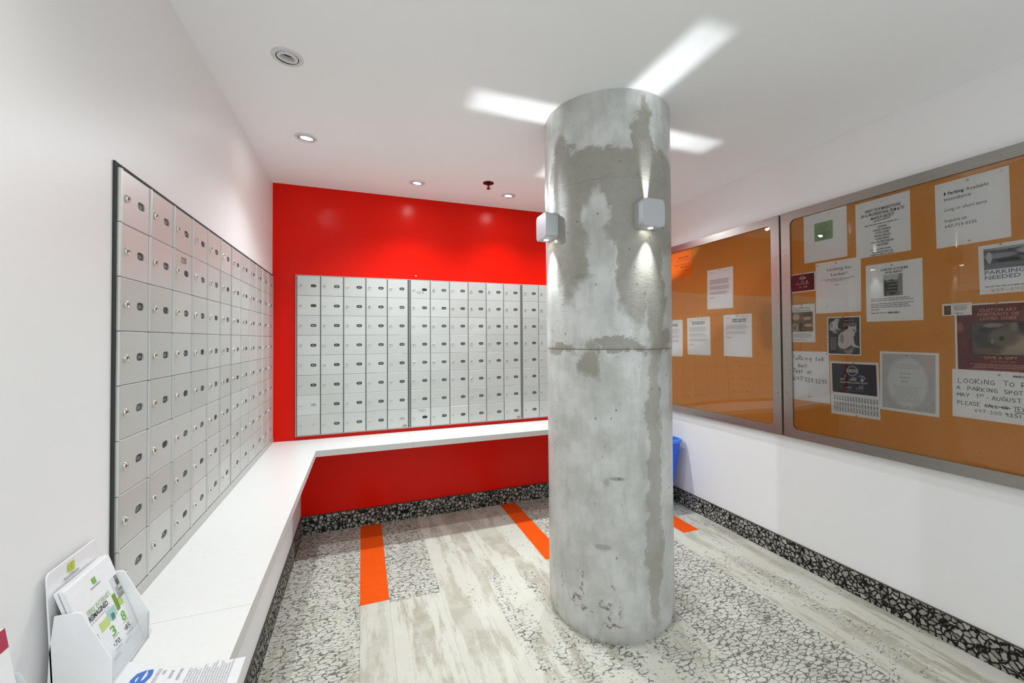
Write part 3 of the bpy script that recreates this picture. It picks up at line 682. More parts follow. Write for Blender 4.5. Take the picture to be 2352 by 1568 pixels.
# ================================================================== NOTICE BOARDS
FX = 2.298           # plane of the frames' faces
CKX = 2.3095         # face of the cork
def rr(x0, y0, x1, y1, r, n=6):
    pts = []
    for (cx, cy, a0) in ((x1-r, y1-r, 0), (x0+r, y1-r, 90), (x0+r, y0+r, 180), (x1-r, y0+r, 270)):
        for i in range(n+1): a = math.radians(a0+90*i/n); pts.append((cx+r*math.cos(a), cy+r*math.sin(a)))
    return pts
def board(ya, yb_, label, screws):
    """ya > yb: left and right edges as seen"""
    z0_, z1_ = 0.722, 2.012; wd = ya-yb_; cy = (ya+yb_)/2; cz = (z0_+z1_)/2; hw, hh = wd/2, (z1_-z0_)/2
    b = thing('notice_board', label, 'notice board', frame((XR-0.0005, cy, cz), 'right'), 'glazed notice boards on right wall')
    Z = XR-0.0005-FX; m = MB(); st = 0.052
    inn = rr(-hw+st, -hh+st-0.002, hw-st, hh-st+0.004, 0.030); n = len(inn); outp = []
    for (x, y) in inn:
        t = min(hw/abs(x) if x else 9, hh/abs(y) if y else 9); outp.append((x*t, y*t))
    for c in ((-hw, -hh), (hw, -hh), (hw, hh), (-hw, hh)):
        j = min(range(n), key=lambda i: (outp[i][0]-c[0])**2+(outp[i][1]-c[1])**2); outp[j] = c
    vs = [(x, y, Z) for x, y in outp]+[(x, y, Z) for x, y in inn]+[(x, y, Z-0.0135) for x, y in inn]+[(x, y, 0) for x, y in outp]
    fs = []
    for i in range(n):
        j = (i+1) % n; fs += [(i, j, n+j, n+i), (n+i, n+j, 2*n+j, 2*n+i), (3*n+i, 3*n+j, j, i)]
    m.add(vs, fs, M_STEEL); m.make('frame', b)
    MB().box((-hw+0.004, -hh+0.004, 0.0005), (hw-0.004, hh-0.004, XR-0.0005-CKX), M_CORK).make('cork_panel', b)
    gm = MB(); nx, ny = 40, 32; X0, X1, Y0, Y1 = -hw+st-0.003, hw-st+0.003, -hh+st-0.004, hh-st+0.006; k = gm.m(M_GLASS)
    for j in range(ny+1):
        for i in range(nx+1):
            u, v = i/nx, j/ny; gm.v.append((X0+(X1-X0)*u, Y0+(Y1-Y0)*v, Z-0.0060+0.0058*math.sin(math.pi*u)*math.sin(math.pi*v)))
    for j in range(ny):
        for i in range(nx): a = j*(nx+1)+i; gm.f.append((a, a+1, a+nx+2, a+nx+1)); gm.mi.append(k)
    gm.smooth = True; gm.make('glazing', b)
    for (x, y) in screws(hw, hh):
        q = MB().rev([(0.0052, 0), (0.0046, 0.0016), (0.002, 0.0022)], M_SCREW, 14, cap0=False); q.rect(-0.0035, -0.0006, 0.0035, 0.0006, 0.0024, M_KEY); smooth(q.make('screw', b, (x, y, Z)), 40)
    return b
sc = lambda hw, hh: [(s*(hw-0.022), y) for s in (-1, 1) for y in (0.402, -0.398)]
board(2.898, 1.689, 'stainless-framed glazed cork board with few notices, half behind the column', sc)
board(1.677, 0.468, 'stainless-framed glazed cork board crowded with notices, right edge cut off', sc)

# small pins, one mesh
PIN = MB().rev([(0.0042, 0.0004), (0.0042, 0.0012), (0.0018, 0.0016), (0.0016, 0.0034), (0.0032, 0.0040), (0.0030, 0.0046)], M_PINTOP, 14, cap0=False).mesh('push_pin'); PIN.polygons.foreach_set('use_smooth', [True]*len(PIN.polygons))
PIN2 = MB().rev([(0.0040, 0.0004), (0.0038, 0.0012), (0.0020, 0.0020)], M_SCREW, 14, cap0=False).mesh('push_pin'); PIN2.polygons.foreach_set('use_smooth', [True]*len(PIN2.polygons))
def photo(name, bgc, blobs, spots=None, rough=0.5):
    """procedural picture in the object's own coordinates (metres)"""
    n = NT(name); p = n.obj(); x, y, _ = n.xyz(p); w = n.noise(p, 90, 3)
    x = n.math('ADD', x, n.math('MULTIPLY', n.math('SUBTRACT', w, 0.5), 0.006)); y = n.math('ADD', y, n.math('MULTIPLY', n.math('SUBTRACT', n.noise(p, 70, 2), 0.5), 0.006))
    col = n.mix(0.0, (*lin(*bgc), 1), (0, 0, 0, 1))
    if spots: col = n.mix(n.step(n.noise(n.scale(p, spots[1]), 1.0, 4, 0.6), 0.4, 0.62), (*lin(*bgc), 1), (*lin(*spots[0]), 1))
    for (cx, cy, rx, ry, c, soft) in blobs: col = n.mix(n.blob(x, y, cx, cy, rx, ry, soft), col, (*lin(*c), 1))
    return n.set(col, rough)
def notice(name, label, cat, quad, zoff=0.0010, group='notices pinned to the cork boards', mat=None, curl=0.0012):
    """quad: the four corners (Y, Z) TL, TR, BR, BL on the cork; returns root, width, height"""
    P = [Vector(q) for q in quad]; c = sum(P, Vector((0, 0)))/4
    w = ((P[0]-P[1]).length+(P[3]-P[2]).length)/2; h = ((P[0]-P[3]).length+(P[1]-P[2]).length)/2
    e = (P[1]-P[0])+(P[2]-P[3]); ang = math.atan2(e.y, -e.x)
    root = thing(name, label, cat, frame((CKX-zoff, c.x, c.y), 'right') @ Matrix.Rotation(ang, 4, 'Z'), group)
    m = MB(); mt = mat or M_PAPER; nx, ny = 6, 6; k = m.m(mt); rn = random.Random(hash(label) % 99 if False else len(label)); ph = rn.random()*6
    for j in range(ny+1):
        for i in range(nx+1):
            u, v = i/nx, j/ny; m.v.append((w*(u-.5), h*(v-.5), 0.0))
    for j in range(ny):
        for i in range(nx): a = j*(nx+1)+i; m.f.append((a, a+1, a+nx+2, a+nx+1)); m.mi.append(k)
    m.make('sheet', root)
    return root, w, h
def pins(root, pts, what, dark=False):
    for (x, y, where) in pts:
        o = link(PIN2 if dark else PIN, 'push_pin'); o.matrix_world = root.matrix_world @ Matrix.Translation((x, y, 0.0004)); tag(o, f'{"small steel" if dark else "clear"} push pin {where} of {what}', 'push pin', 'push pins on the notice boards')
Z1 = 0.0003
# -- A green card page
R, w, h = notice('notice_sheet', 'white page with a green square card at top left of the crowded board', 'notice', [(1.553,1.962),(1.338,1.962),(1.338,1.702),(1.552,1.702)])
g_ = MB(); M_GR = flat('green_card', (138, 176, 132), 0.6); M_GRD = flat('green_card_ink', (88, 126, 84), 0.6)
g_.poly(rr(-0.051, -0.022, 0.041, 0.076, 0.005, 3), Z1, M_GR)
for i in range(12):
    a0, a1 = math.pi*i/12, math.pi*(i+1)/12; ribbon(g_, [(-0.006+0.017*math.cos(a0), 0.052+0.016*math.sin(a0)), (-0.006+0.017*math.cos(a1), 0.052+0.016*math.sin(a1))], 0.0014, M_GRD, 2*Z1)
for y, a, b in ((0.048, -0.030, 0.022), (0.040, -0.032, 0.004), (0.030, -0.012, 0.010), (0.018, -0.042, 0.030), (0.011, -0.036, 0.024), (0.008, -0.020, 0.012), (0.000, -0.034, 0.030), (-0.008, -0.030, 0.016), (-0.014, -0.022, 0.008)): g_.rect(a, y, b, y+0.0022, 2*Z1, M_GRD)
g_.make('green_card', R, label='green printed card'); pins(R, [(0.024, 0.112, 'at top')], 'page with green card')
# -- B makeup
R, w, h = notice('notice_sheet', 'white flyer headed WANT YOUR MAKEUP DONE in bold black capitals', 'flyer', [(1.300,1.951),(1.083,1.951),(1.085,1.680),(1.299,1.680)])
t = MB()
for s, y, ww, x in (('WANT YOUR MAKEUP DONE', 0.080, 0.140, 0.002), ('BY A PROFESSIONAL FILM & TV', 0.060, 0.168, 0.002), ('MAKEUP ARTIST?', 0.040, 0.092, 0.002)): text(t, s, x, y, 0.0135, M_INK, Z1, w=ww, al='C', bold=True, it=0.12)
t.poly([(-0.035, 0.028), (0.032, 0.034), (0.036, 0.0375), (-0.030, 0.032)], Z1, M_INK)
lines(t, -0.068, 0.066, 0.014, 0.005, 1, 0.01, M_GREY, Z1, 3, 'C', 0.0)
for i, (s, ww) in enumerate((('WEDDING', .036), ('SUNLESS TANNING', .070), ('TATTOO COVER', .056), ('SPECIAL EVENTS', .064), ('WORK EVENTS', .056), ('ONE-ON-ONE LESSONS', .090), ('HALLOWEEN', .048))):
    text(t, s, 0.0, -0.0035-i*0.0143, 0.0092, M_INK, Z1, w=ww, al='C', bold=True, it=0.12)
lines(t, -0.034, 0.036, -0.108, 0.005, 1, 0.01, M_GREY, Z1, 5, 'C', 0.0)
for i in range(10):
    a0, a1 = 2*math.pi*i/10, 2*math.pi*(i+1)/10; ribbon(t, [(-0.040+0.0045*math.cos(a0), -0.105+0.0045*math.sin(a0)), (-0.040+0.0045*math.cos(a1), -0.105+0.0045*math.sin(a1))], 0.0009, M_INK, Z1)
text(t, 'WWW.RENEETOBIN.COM', 0.0, -0.1225, 0.0068, M_INK, Z1, w=0.080, al='C', bold=True); lines(t, -0.046, 0.042, -0.1325, 0.0048, 1, 0.01, M_GREY, Z1, 8, 'C', 0.0)
for (x, y, a, b) in ((-0.088, 0.112, 1, 1), (0.088, 0.112, -1, 1), (-0.088, 0.060, 1, -1), (0.088, 0.060, -1, -1)):
    ribbon(t, [(x+a*0.009, y), (x, y), (x, y-b*0.007)], 0.0008, M_GREY, Z1)
t.make('print', R); pins(R, [(0.0, 0.121, 'at top')], 'makeup flyer')
# -- C 1 Parking Available
R, w, h = notice('notice_sheet', 'white page typed 1 Parking Available Immediately with a 647 phone number', 'notice', [(1.000,1.942),(0.785,1.942),(0.785,1.670),(0.998,1.667)])
t = MB(); X_ = -0.078
text(t, '1', X_, 0.082, 0.0128, M_INK, Z1, w=0.005); text(t, 'Parking', X_+0.012, 0.082, 0.0128, M_INK, Z1, w=0.048, bold=True); text(t, 'Available', X_+0.066, 0.082, 0.0128, M_INK, Z1, w=0.064)
text(t, 'Immediately', X_, 0.058, 0.0128, M_INK, Z1, w=0.082); text(t, 'Long or short term', X_, 0.014, 0.0128, M_INK, Z1, w=0.123, it=0.22)
text(t, 'Inquire at:', X_, -0.032, 0.0125, M_INK, Z1, w=0.068); text(t, '647-713-0335', X_, -0.056, 0.0122, M_INK, Z1, w=0.094)
t.make('print', R); pins(R, [(-0.006, 0.124, 'at top'), (0.086, 0.124, 'at top right')], 'parking available page'); pins(R, [(-0.006, -0.124, 'at foot')], 'parking available page', True)
# -- E large locker (before D, as D overlaps nothing)
R, w, h = notice('notice_sheet', 'white page headed LARGE LOCKER FOR RENT above a grey locker photo', 'notice', [(1.259,1.640),(1.044,1.639),(1.048,1.366),(1.262,1.366)])
t = MB()
text(t, 'LARGE LOCKER', 0.006, 0.101, 0.0095, M_INK, Z1, w=0.103, al='C', bold=True); text(t, 'FOR RENT', 0.005, 0.086, 0.0095, M_INK, Z1, w=0.066, al='C', bold=True)
lines(t, -0.088, 0.084, -0.032, 0.0038, 2, 0.0085, M_GREY, Z1, 2, 'L', 0.15); lines(t, -0.088, 0.086, -0.055, 0.0038, 3, 0.0085, M_GREY, Z1, 4, 'L', 0.2)
lines(t, -0.088, -0.045, -0.083, 0.0038, 1, 0.01, M_GREY, Z1, 5); lines(t, -0.088, -0.028, -0.099, 0.0042, 1, 0.01, M_GREY, Z1, 6, ragged=0); lines(t, -0.022, 0.022, -0.099, 0.0050, 1, 0.01, M_INK, Z1, 6, ragged=0); t.rect(-0.022, -0.1015, 0.022, -0.1007, Z1, M_INK)
t.make('print', R)
pm = photo('locker_photo', (118, 120, 122), [(0.0, 0.040, 0.040, 0.020, (196, 200, 202), .4), (0.030, 0.0, 0.012, 0.060, (150, 152, 152), .3), (-0.004, -0.010, 0.022, 0.036, (70, 70, 70), .15), (-0.004, 0.016, 0.020, 0.003, (150, 150, 148), .3), (-0.004, 0.001, 0.020, 0.003, (140, 140, 138), .3), (-0.004, -0.014, 0.020, 0.003, (134, 134, 130), .3), (-0.004, -0.030, 0.020, 0.003, (130, 130, 126), .3), (-0.028, -0.02, 0.006, 0.04, (56, 56, 56), .4)])
MB().rect(-0.036, -0.050, 0.036, 0.050, 0, pm).make('photograph', R, (0.0, 0.031, Z1)); pins(R, [(-0.002, 0.124, 'at top')], 'large locker page', True)
# -- D Looking for Locker
R, w, h = notice('notice_sheet', 'mostly blank white page headed Looking for Locker!', 'notice', [(1.491,1.692),(1.278,1.688),(1.284,1.419),(1.497,1.420)], 0.0014)
t = MB(); text(t, 'Looking for', 0.008, 0.085, 0.0165, M_INK, Z1, w=0.113, al='C'); text(t, 'Locker!', 0.008, 0.057, 0.0165, M_INK, Z1, w=0.074, al='C')
lines(t, -0.078, 0.078, 0.040, 0.003, 1, 0.006, M_GREY, Z1, 3, 'C', 0.05); lines(t, -0.060, 0.060, 0.033, 0.003, 1, 0.006, M_GREY, Z1, 4, 'C', 0.05); lines(t, -0.030, 0.028, 0.0265, 0.003, 1, 0.006, M_LGREY, Z1, 5, 'C', 0)
t.rect(-0.012, 0.009, 0.006, 0.012, Z1, M_GREY); ribbon(t, [(-0.060, -0.107), (-0.044, -0.092)], 0.0016, M_GREY, Z1); t.make('print', R); pins(R, [(-0.006, 0.122, 'at top'), (-0.098, 0.122, 'at top left')], 'looking for locker page', True)
# -- F small dark card
M_NAVY = flat('navy_print', (44, 42, 60), 0.5); M_PLUM = flat('plum_print', (52, 36, 52), 0.5); M_WH = flat('white_print', (214, 212, 216), 0.6); M_LIL = flat('lilac_print', (160, 152, 170), 0.6)
R, w, h = notice('notice_sheet', 'small dark plum card with white border, left of the blank locker page', 'card', [(1.632,1.650),(1.495,1.651),(1.495,1.545),(1.633,1.545)])
t = MB(); t.rect(-w/2+0.006, -h/2+0.007, w/2-0.006, h/2-0.006, Z1, M_PLUM); t.disc(0, 0.026, 0.013, 0.013, 2*Z1, M_LIL, 20); t.disc(0, 0.026, 0.009, 0.009, 2.5*Z1, M_PLUM, 20); t.rect(-0.019, 0.022, 0.019, 0.029, 3*Z1, M_WH); text(t, '25 YEARS', 0, 0.0235, 0.004, M_INK, 4*Z1, w=0.030, al='C', bold=True)
t.poly([(-0.034, 0.000), (-0.026, 0.000), (-0.022, 0.012), (-0.026, 0.003)], 2*Z1, M_WH); t.poly([(-0.010, 0.000), (0.006, 0.000), (0.008, 0.007), (-0.006, 0.007)], 2*Z1, M_LIL); t.poly([(0.018, 0.000), (0.026, 0.000), (0.028, 0.010), (0.018, 0.006)], 2*Z1, M_WH)
text(t, 'CLEANING DONE RIGHT', -0.001, -0.0095, 0.0050, M_WH, 2*Z1, w=0.074, al='C', bold=True)
for x in (-0.020, -0.012, 0.004, 0.012, 0.019): t.rect(x, -0.029, x+0.005, -0.020, 2*Z1, M_LIL)
t.make('print', R); pins(R, [(0.0, 0.048, 'at top')], 'small plum card')
# -- G chefs
R, w, h = notice('notice_sheet', 'narrow flyer headed Your PERSONAL CHEFS are here over sepia food photo', 'flyer', [(1.636,1.477),(1.500,1.476),(1.502,1.266),(1.637,1.265)])
t = MB(); M_BRN = flat('brown_print', (112, 78, 62), 0.6); text(t, 'Your PERSONAL', -0.002, 0.082, 0.0085, M_BRN, Z1, w=0.094, al='C', bold=True); text(t, 'CHEFS are here', -0.002, 0.068, 0.0085, M_BRN, Z1, w=0.096, al='C', bold=True)
lines(t, -0.052, 0.050, -0.060, 0.0028, 4, 0.0062, M_GREY, Z1, 2, 'C', 0.1); lines(t, -0.052, 0.030, -0.087, 0.0022, 3, 0.0052, M_LGREY, Z1, 3); t.make('print', R)
pm = photo('food_photo', (150, 118, 84), [(-0.035, 0.030, 0.020, 0.018, (206, 184, 150), .4), (-0.042, -0.030, 0.020, 0.024, (196, 176, 146), .15), (-0.042, -0.030, 0.012, 0.015, (150, 124, 92), .15), (-0.008, -0.026, 0.012, 0.026, (96, 60, 32), .4), (0.026, 0.040, 0.024, 0.012, (110, 74, 48), .3), (0.026, 0.020, 0.022, 0.010, (196, 168, 132), .3), (0.030, 0.000, 0.020, 0.012, (120, 84, 58), .3), (0.032, -0.018, 0.022, 0.009, (206, 182, 150), .3), (0.020, -0.040, 0.028, 0.010, (126, 88, 54), .4)], ((104, 74, 48), (70, 90, 1)))
MB().rect(-0.059, -0.053, 0.057, 0.057, 0, pm).make('photograph', R, (0.0, 0.006, Z1)); pins(R, [(-0.002, 0.101, 'at top')], 'personal chefs flyer')
# -- I handwritten parking (partly under the frame edge)
R, w, h = notice('notice_sheet', 'white sheet handwritten Parking for Rent, left edge tucked under frame', 'notice', [(1.652,1.215),(1.436,1.215),(1.431,0.944),(1.650,0.940)], 0.0008)
t = MB(); pen = 0.0022
hand(t, 'PaRking', -0.086, 0.088, 0.022, 0.112, M_MARKER, Z1, pen, seed=2); hand(t, 'foR', 0.040, 0.086, 0.020, 0.048, M_MARKER, Z1, pen, seed=3); hand(t, 'Rent', -0.052, 0.048, 0.019, 0.050, M_MARKER, Z1, pen, seed=4)
hand(t, 'Text', -0.080, 0.014, 0.024, 0.056, M_MARKER, Z1, pen, seed=5); hand(t, 'at', -0.006, 0.012, 0.022, 0.028, M_MARKER, Z1, pen, seed=6)
hand(t, '647', -0.084, -0.028, 0.024, 0.058, M_MARKER, Z1, pen, seed=7); hand(t, '528', -0.020, -0.030, 0.021, 0.050, M_MARKER, Z1, pen, seed=8); hand(t, '3295', 0.036, -0.034, 0.022, 0.064, M_MARKER, Z1, pen, seed=9)
t.make('handwriting', R); pins(R, [(-0.100, 0.126, 'at top left'), (0.098, 0.124, 'at top right'), (0.004, -0.112, 'at foot')], 'handwritten parking for rent sheet', True)
# -- H cats flyer
R, w, h = notice('notice_sheet', 'dark flyer showing two fluffy white animals, below blank locker page', 'flyer', [(1.441,1.398),(1.285,1.398),(1.286,1.200),(1.439,1.202)], 0.0016)
t = MB(); M_BLK = flat('near_black_print', (34, 32, 34), 0.5); M_FUR = flat('white_fur_print', (206, 204, 204), 0.6); M_FUR2 = flat('shaded_fur_print', (150, 148, 150), 0.6); M_CHR = flat('charcoal_print', (66, 64, 68), 0.5)
t.rect(-w/2+0.006, -h/2+0.006, w/2-0.006, h/2-0.006, Z1, M_BLK); t.rect(-0.026, -0.088, 0.070, 0.032, 2*Z1, M_CHR)
def cat(cx, cy, s):
    D = lambda x, y, rx, ry, m_, k=3, **q: t.disc(cx+x*s, cy+y*s, rx*s, ry*s, (k+q.pop('e', 0))*Z1, m_, 18)
    D(-.10, -.05, .38, .44, M_FUR); D(-.20, -.30, .30, .28, M_FUR, e=.1); D(.06, .24, .28, .26, M_FUR, e=.2); D(.20, .44, .21, .19, M_FUR, e=.3)
    t.poly([(cx+x*s, cy+y*s) for x, y in [(.00,.46),(.04,.68),(.16,.58)]], 3.4*Z1, M_FUR); t.poly([(cx+x*s, cy+y*s) for x, y in [(.28,.58),(.40,.68),(.40,.46)]], 3.4*Z1, M_FUR)
    t.poly([(cx+x*s, cy+y*s) for x, y in [(.10,-.10),(.24,.06),(.34,-.34),(.54,-.46),(.52,-.52),(.20,-.46)]], 3.5*Z1, M_FUR)
    D(.30, .40, .07, .05, M_FUR2, e=1); D(.22, .47, .025, .02, M_INK, e=2); D(.34, .46, .025, .02, M_INK, e=2); D(.30, .39, .02, .015, M_INK, e=2); D(.02, -.68, .22, .18, M_FUR2); D(-.28, -.02, .10, .26, M_FUR2, e=.6)
cat(0.020, -0.012, 0.094); cat(-0.040, 0.055, 0.052)
lines(t, 0.006, 0.050, 0.076, 0.0035, 1, 0.006, M_LIL, 3*Z1, 1, 'C', 0); lines(t, -0.004, 0.066, 0.062, 0.0035, 3, 0.0065, M_LIL, 3*Z1, 2, 'C', 0.2)
lines(t, -0.064, -0.032, -0.012, 0.003, 11, 0.0062, M_LIL, 3*Z1, 3, 'C', 0.2); lines(t, -0.020, 0.052, -0.064, 0.0030, 2, 0.006, M_LIL, 3*Z1, 4, 'C', 0.1); t.make('print', R); pins(R, [(0.0, 0.097, 'at top')], 'white animals flyer')
# -- J cleaning
R, w, h = notice('notice_sheet', 'navy CLEANING DONE RIGHT flyer with tear-off phone tabs', 'flyer', [(1.431,1.167),(1.215,1.170),(1.213,0.898),(1.427,0.895)])
t = MB(); t.poly([(-0.098, -0.022), (-0.098, 0.126), (0.098, 0.124), (0.098, -0.026)], Z1, M_NAVY)
t.disc(-0.004, 0.090, 0.026, 0.026, 2*Z1, M_LIL, 28); t.disc(-0.004, 0.090, 0.020, 0.020, 2.5*Z1, M_NAVY, 28); t.rect(-0.029, 0.083, 0.021, 0.098, 3*Z1, M_WH); text(t, '25 YEARS', -0.004, 0.0865, 0.0078, M_INK, 4*Z1, w=0.043, al='C', bold=True)
t.poly([(-0.062,0.044),(-0.040,0.044),(-0.040,0.049),(-0.060,0.049)], 2*Z1, M_WH); t.poly([(-0.043,0.047),(-0.037,0.049),(-0.030,0.070),(-0.036,0.070)], 2*Z1, M_LIL)
t.poly([(-0.020,0.043),(0.014,0.043),(0.012,0.048),(-0.014,0.049)], 2*Z1, M_WH); t.poly([(-0.006,0.047),(0.013,0.046),(0.014,0.058),(-0.006,0.059)], 2*Z1, M_LIL); ribbon(t, [(-0.012, 0.048), (0.003, 0.073)], 0.0012, M_LIL, 2*Z1)
t.poly([(0.020,0.062),(0.030,0.071),(0.046,0.068),(0.054,0.056),(0.050,0.050),(0.040,0.060),(0.030,0.062)], 2*Z1, M_LIL); t.disc(0.038, 0.047, 0.007, 0.008, 2*Z1, M_WH, 12)
text(t, 'CLEANING DONE RIGHT', 0.000, 0.0275, 0.0088, M_WH, 2*Z1, w=0.122, al='C', bold=True)
for (x, w_, h_) in ((-0.036, .008, .008), (-0.026, .004, .014), (-0.020, .010, .012), (0.008, .012, .008), (0.022, .010, .018), (0.034, .008, .020)): t.rect(x, 0.000, x+w_, h_, 2*Z1, M_GREY)
lines(t, -0.044, 0.044, -0.010, 0.002, 1, 0.004, M_GREY, 2*Z1, 3, 'C', 0.1)
for i in range(16):
    x = -0.092+i*0.0124; text(t, '(647) 540 - 8505', x+0.0060, -0.118-i*0.0003, 0.0070, M_INK, Z1, w=0.080, bold=True, rot=math.pi/2)
    if i: ribbon(t, [(x-0.0030, -0.136), (x-0.0030, -0.030)], 0.0003, M_LGREY, Z1)
t.make('print', R); pins(R, [(0.002, 0.130, 'at top'), (0.008, -0.132, 'at foot')], 'cleaning flyer', True)
# -- K pale oval
R, w, h = notice('notice_sheet', 'pale grey page with a large soft white oval and faint script', 'notice', [(1.210,1.225),(0.995,1.222),(1.004,0.948),(1.212,0.951)])
pm = photo('oval_print', (190, 189, 192), [(0.075, 0.085, 0.022, 0.045, (202, 192, 192), .6), (-0.004, -0.002, 0.072, 0.112, (218, 218, 220), .25)], ((196, 195, 198), (30, 30, 1)))
MB().rect(-w/2+0.009, -h/2+0.012, w/2-0.012, h/2-0.010, 0, pm).make('oval_print', R, (0, 0, Z1))
t = MB(); 
for i, (s, ww) in enumerate(((0.036, 0.040), (0.018, 0.040), (0.000, 0.030))): lines(t, -ww/2-0.01, ww/2-0.01, s, 0.006, 1, 0.01, M_LGREY, 2*Z1, i, 'C', 0)
lines(t, -0.055, 0.045, 0.078, 0.003, 3, 0.008, M_LGREY, 2*Z1, 7, 'C', .1); lines(t, -0.060, 0.050, -0.020, 0.003, 9, 0.0085, M_LGREY, 2*Z1, 8, 'C', 0.3)
for a, b in (((0.078,-0.098),(0.086,-0.074)), ((0.080,-0.112),(0.088,-0.104)), ((0.076,-0.090),(0.090,-0.086)), ((0.078,-0.120),(0.084,-0.124))): ribbon(t, [a, b], 0.0012, M_GREY, 2*Z1)
t.make('print', R); pins(R, [(-0.006, 0.120, 'at top'), (-0.002, -0.112, 'at foot')], 'pale oval page')
# -- L parking spot needed
R, w, h = notice('notice_sheet', 'page reading PARKING SPOT NEEDED ASAP in blue under a garage photo', 'notice', [(0.875,1.652),(0.650,1.652),(0.650,1.461),(0.870,1.457)])
t = MB(); M_BLU = flat('slate_blue_print', (120, 138, 168), 0.6); text(t, 'PARKING SPOT', -0.096, -0.020, 0.0150, M_BLU, Z1, w=0.176, bold=True); text(t, 'NEEDED ASAP', -0.096, -0.040, 0.0150, M_BLU, Z1, w=0.160, bold=True)
lines(t, -0.096, 0.030, -0.070, 0.004, 1, 0.006, M_GREY, Z1, 3, ragged=0); hand(t, '647-540-3520', -0.080, -0.089, 0.011, 0.150, M_GREY, Z1, 0.0012, seed=3); t.make('print', R)
pm = photo('garage_photo', (70, 74, 80), [(-0.055, 0.010, 0.045, 0.010, (150, 154, 160), .5), (-0.05, -0.03, 0.06, 0.012, (120, 124, 132), .5), (0.03, 0.02, 0.04, 0.012, (176, 180, 186), .4), (-0.082, 0.005, 0.008, 0.022, (196, 198, 202), .3), (0.0, 0.036, 0.10, 0.004, (170, 174, 180), .5), (-0.03, -0.010, 0.03, 0.008, (28, 30, 34), .4), (0.06, -0.02, 0.05, 0.02, (146, 150, 158), .6)], ((110, 114, 122), (22, 70, 1)))
MB().rect(-0.097, -0.041, 0.101, 0.041, 0, pm).make('photograph', R, (0.0, 0.040, Z1)); pins(R, [(-0.050, 0.092, 'at top')], 'parking spot needed page')
# -- N custom art
M_MAR = photo('maroon_print', (112, 42, 42), [(-0.108, 0.060, 0.012, 0.020, (156, 88, 84), .8), (0.07, 0.10, 0.03, 0.03, (130, 66, 64), .9), (-0.06, -0.12, 0.03, 0.02, (140, 72, 70), .9), (0.02, -0.115, 0.05, 0.015, (134, 66, 64), .9)], ((96, 34, 36), (18, 18, 1)))
R, w, h = notice('notice_sheet', 'maroon CUSTOM ART PORTRAITS OF LOVED ONES poster with a cat portrait', 'poster', [(0.946,1.424),(0.700,1.424),(0.704,1.118),(0.948,1.118)])
MB().rect(-w/2+0.007, -h/2+0.007, w/2-0.007, h/2-0.006, 0, M_MAR).make('background_print', R, (0, 0, Z1))
t = MB(); M_PK = flat('salmon_print', (214, 150, 144), 0.6)
for s, y, ww in (('CUSTOM ART', 0.118, 0.098), ('PORTRAITS OF', 0.102, 0.110), ('LOVED ONES', 0.086, 0.096)): text(t, s, 0.000, y, 0.0118, M_PK, 2*Z1, w=ww, al='C', bold=True)
text(t, 'GIVE A GIFT', 0.004, -0.067, 0.0105, M_PK, 2*Z1, w=0.090, al='C', bold=True); text(t, 'of a loved one', 0.010, -0.079, 0.0075, M_PK, 2*Z1, w=0.066, al='C', it=0.4)
lines(t, -0.085, 0.085, -0.090, 0.0030, 3, 0.0062, M_PK, 2*Z1, 3, 'C', 0.25); lines(t, -0.050, 0.055, -0.115, 0.0030, 2, 0.0062, M_PK, 2*Z1, 4, 'C', 0.2)
t.rect(-0.076, -0.053, 0.073, 0.079, 1.5*Z1, flat('dark_mat', (56, 30, 28), 0.6)); t.make('print', R)
pm = photo('cat_portrait', (104, 88, 82), [(-0.025, 0.010, 0.045, 0.050, (70, 70, 72), .6), (-0.014, 0.052, 0.026, 0.008, (166, 152, 142), .6), (0.052, -0.032, 0.034, 0.044, (176, 162, 144), .5), (0.030, -0.058, 0.060, 0.016, (166, 152, 136), .6), (0.014, 0.004, 0.040, 0.034, (124, 112, 102), .6), (0.042, 0.046, 0.010, 0.018, (150, 136, 124), .6), (-0.038, 0.035, 0.012, 0.008, (44, 42, 42), .8), (0.010, 0.000, 0.007, 0.009, (40, 32, 28), .7), (-0.016, -0.010, 0.004, 0.010, (160, 150, 138), .8), (-0.030, -0.050, 0.040, 0.012, (124, 98, 90), .6), (0.066, 0.050, 0.014, 0.025, (66, 50, 56), .7)])
MB().rect(-0.072, -0.0625, 0.0715, 0.0625, 0, pm).make('portrait_print', R, (-0.0005, 0.0125, 2*Z1)); pins(R, [(-0.002, 0.148, 'at top')], 'maroon portraits poster')
# -- M small card on it
R, w, h = notice('notice_sheet', 'small white business card with brown cat picture, overlapping the maroon poster', 'card', [(0.984,1.430),(0.895,1.430),(0.895,1.380),(0.984,1.379)], 0.0022)
t = MB(); lines(t, -0.016, 0.036, 0.018, 0.0016, 1, 0.004, M_GREY, Z1, 2, ragged=0); lines(t, -0.010, 0.032, 0.012, 0.0018, 6, 0.0034, M_GREY, Z1, 3, 'C', 0.2); ribbon(t, [(0.000, -0.010), (-0.008, -0.014), (-0.004, -0.018), (0.006, -0.016)], 0.0008, M_INK, Z1); lines(t, -0.002, 0.024, -0.016, 0.0016, 2, 0.0036, M_GREY, Z1, 5); t.make('print', R)
pm = photo('cat_thumbnail', (62, 44, 32), [(0.0, 0.006, 0.008, 0.010, (128, 92, 62), .5), (0.0, -0.010, 0.009, 0.010, (104, 74, 50), .5), (-0.003, 0.008, 0.0015, 0.002, (20, 16, 14), .5), (0.003, 0.008, 0.0015, 0.002, (20, 16, 14), .5)])
MB().rect(-0.0105, -0.019, 0.0105, 0.019, 0, pm).make('photograph', R, (-0.028, -0.002, Z1))
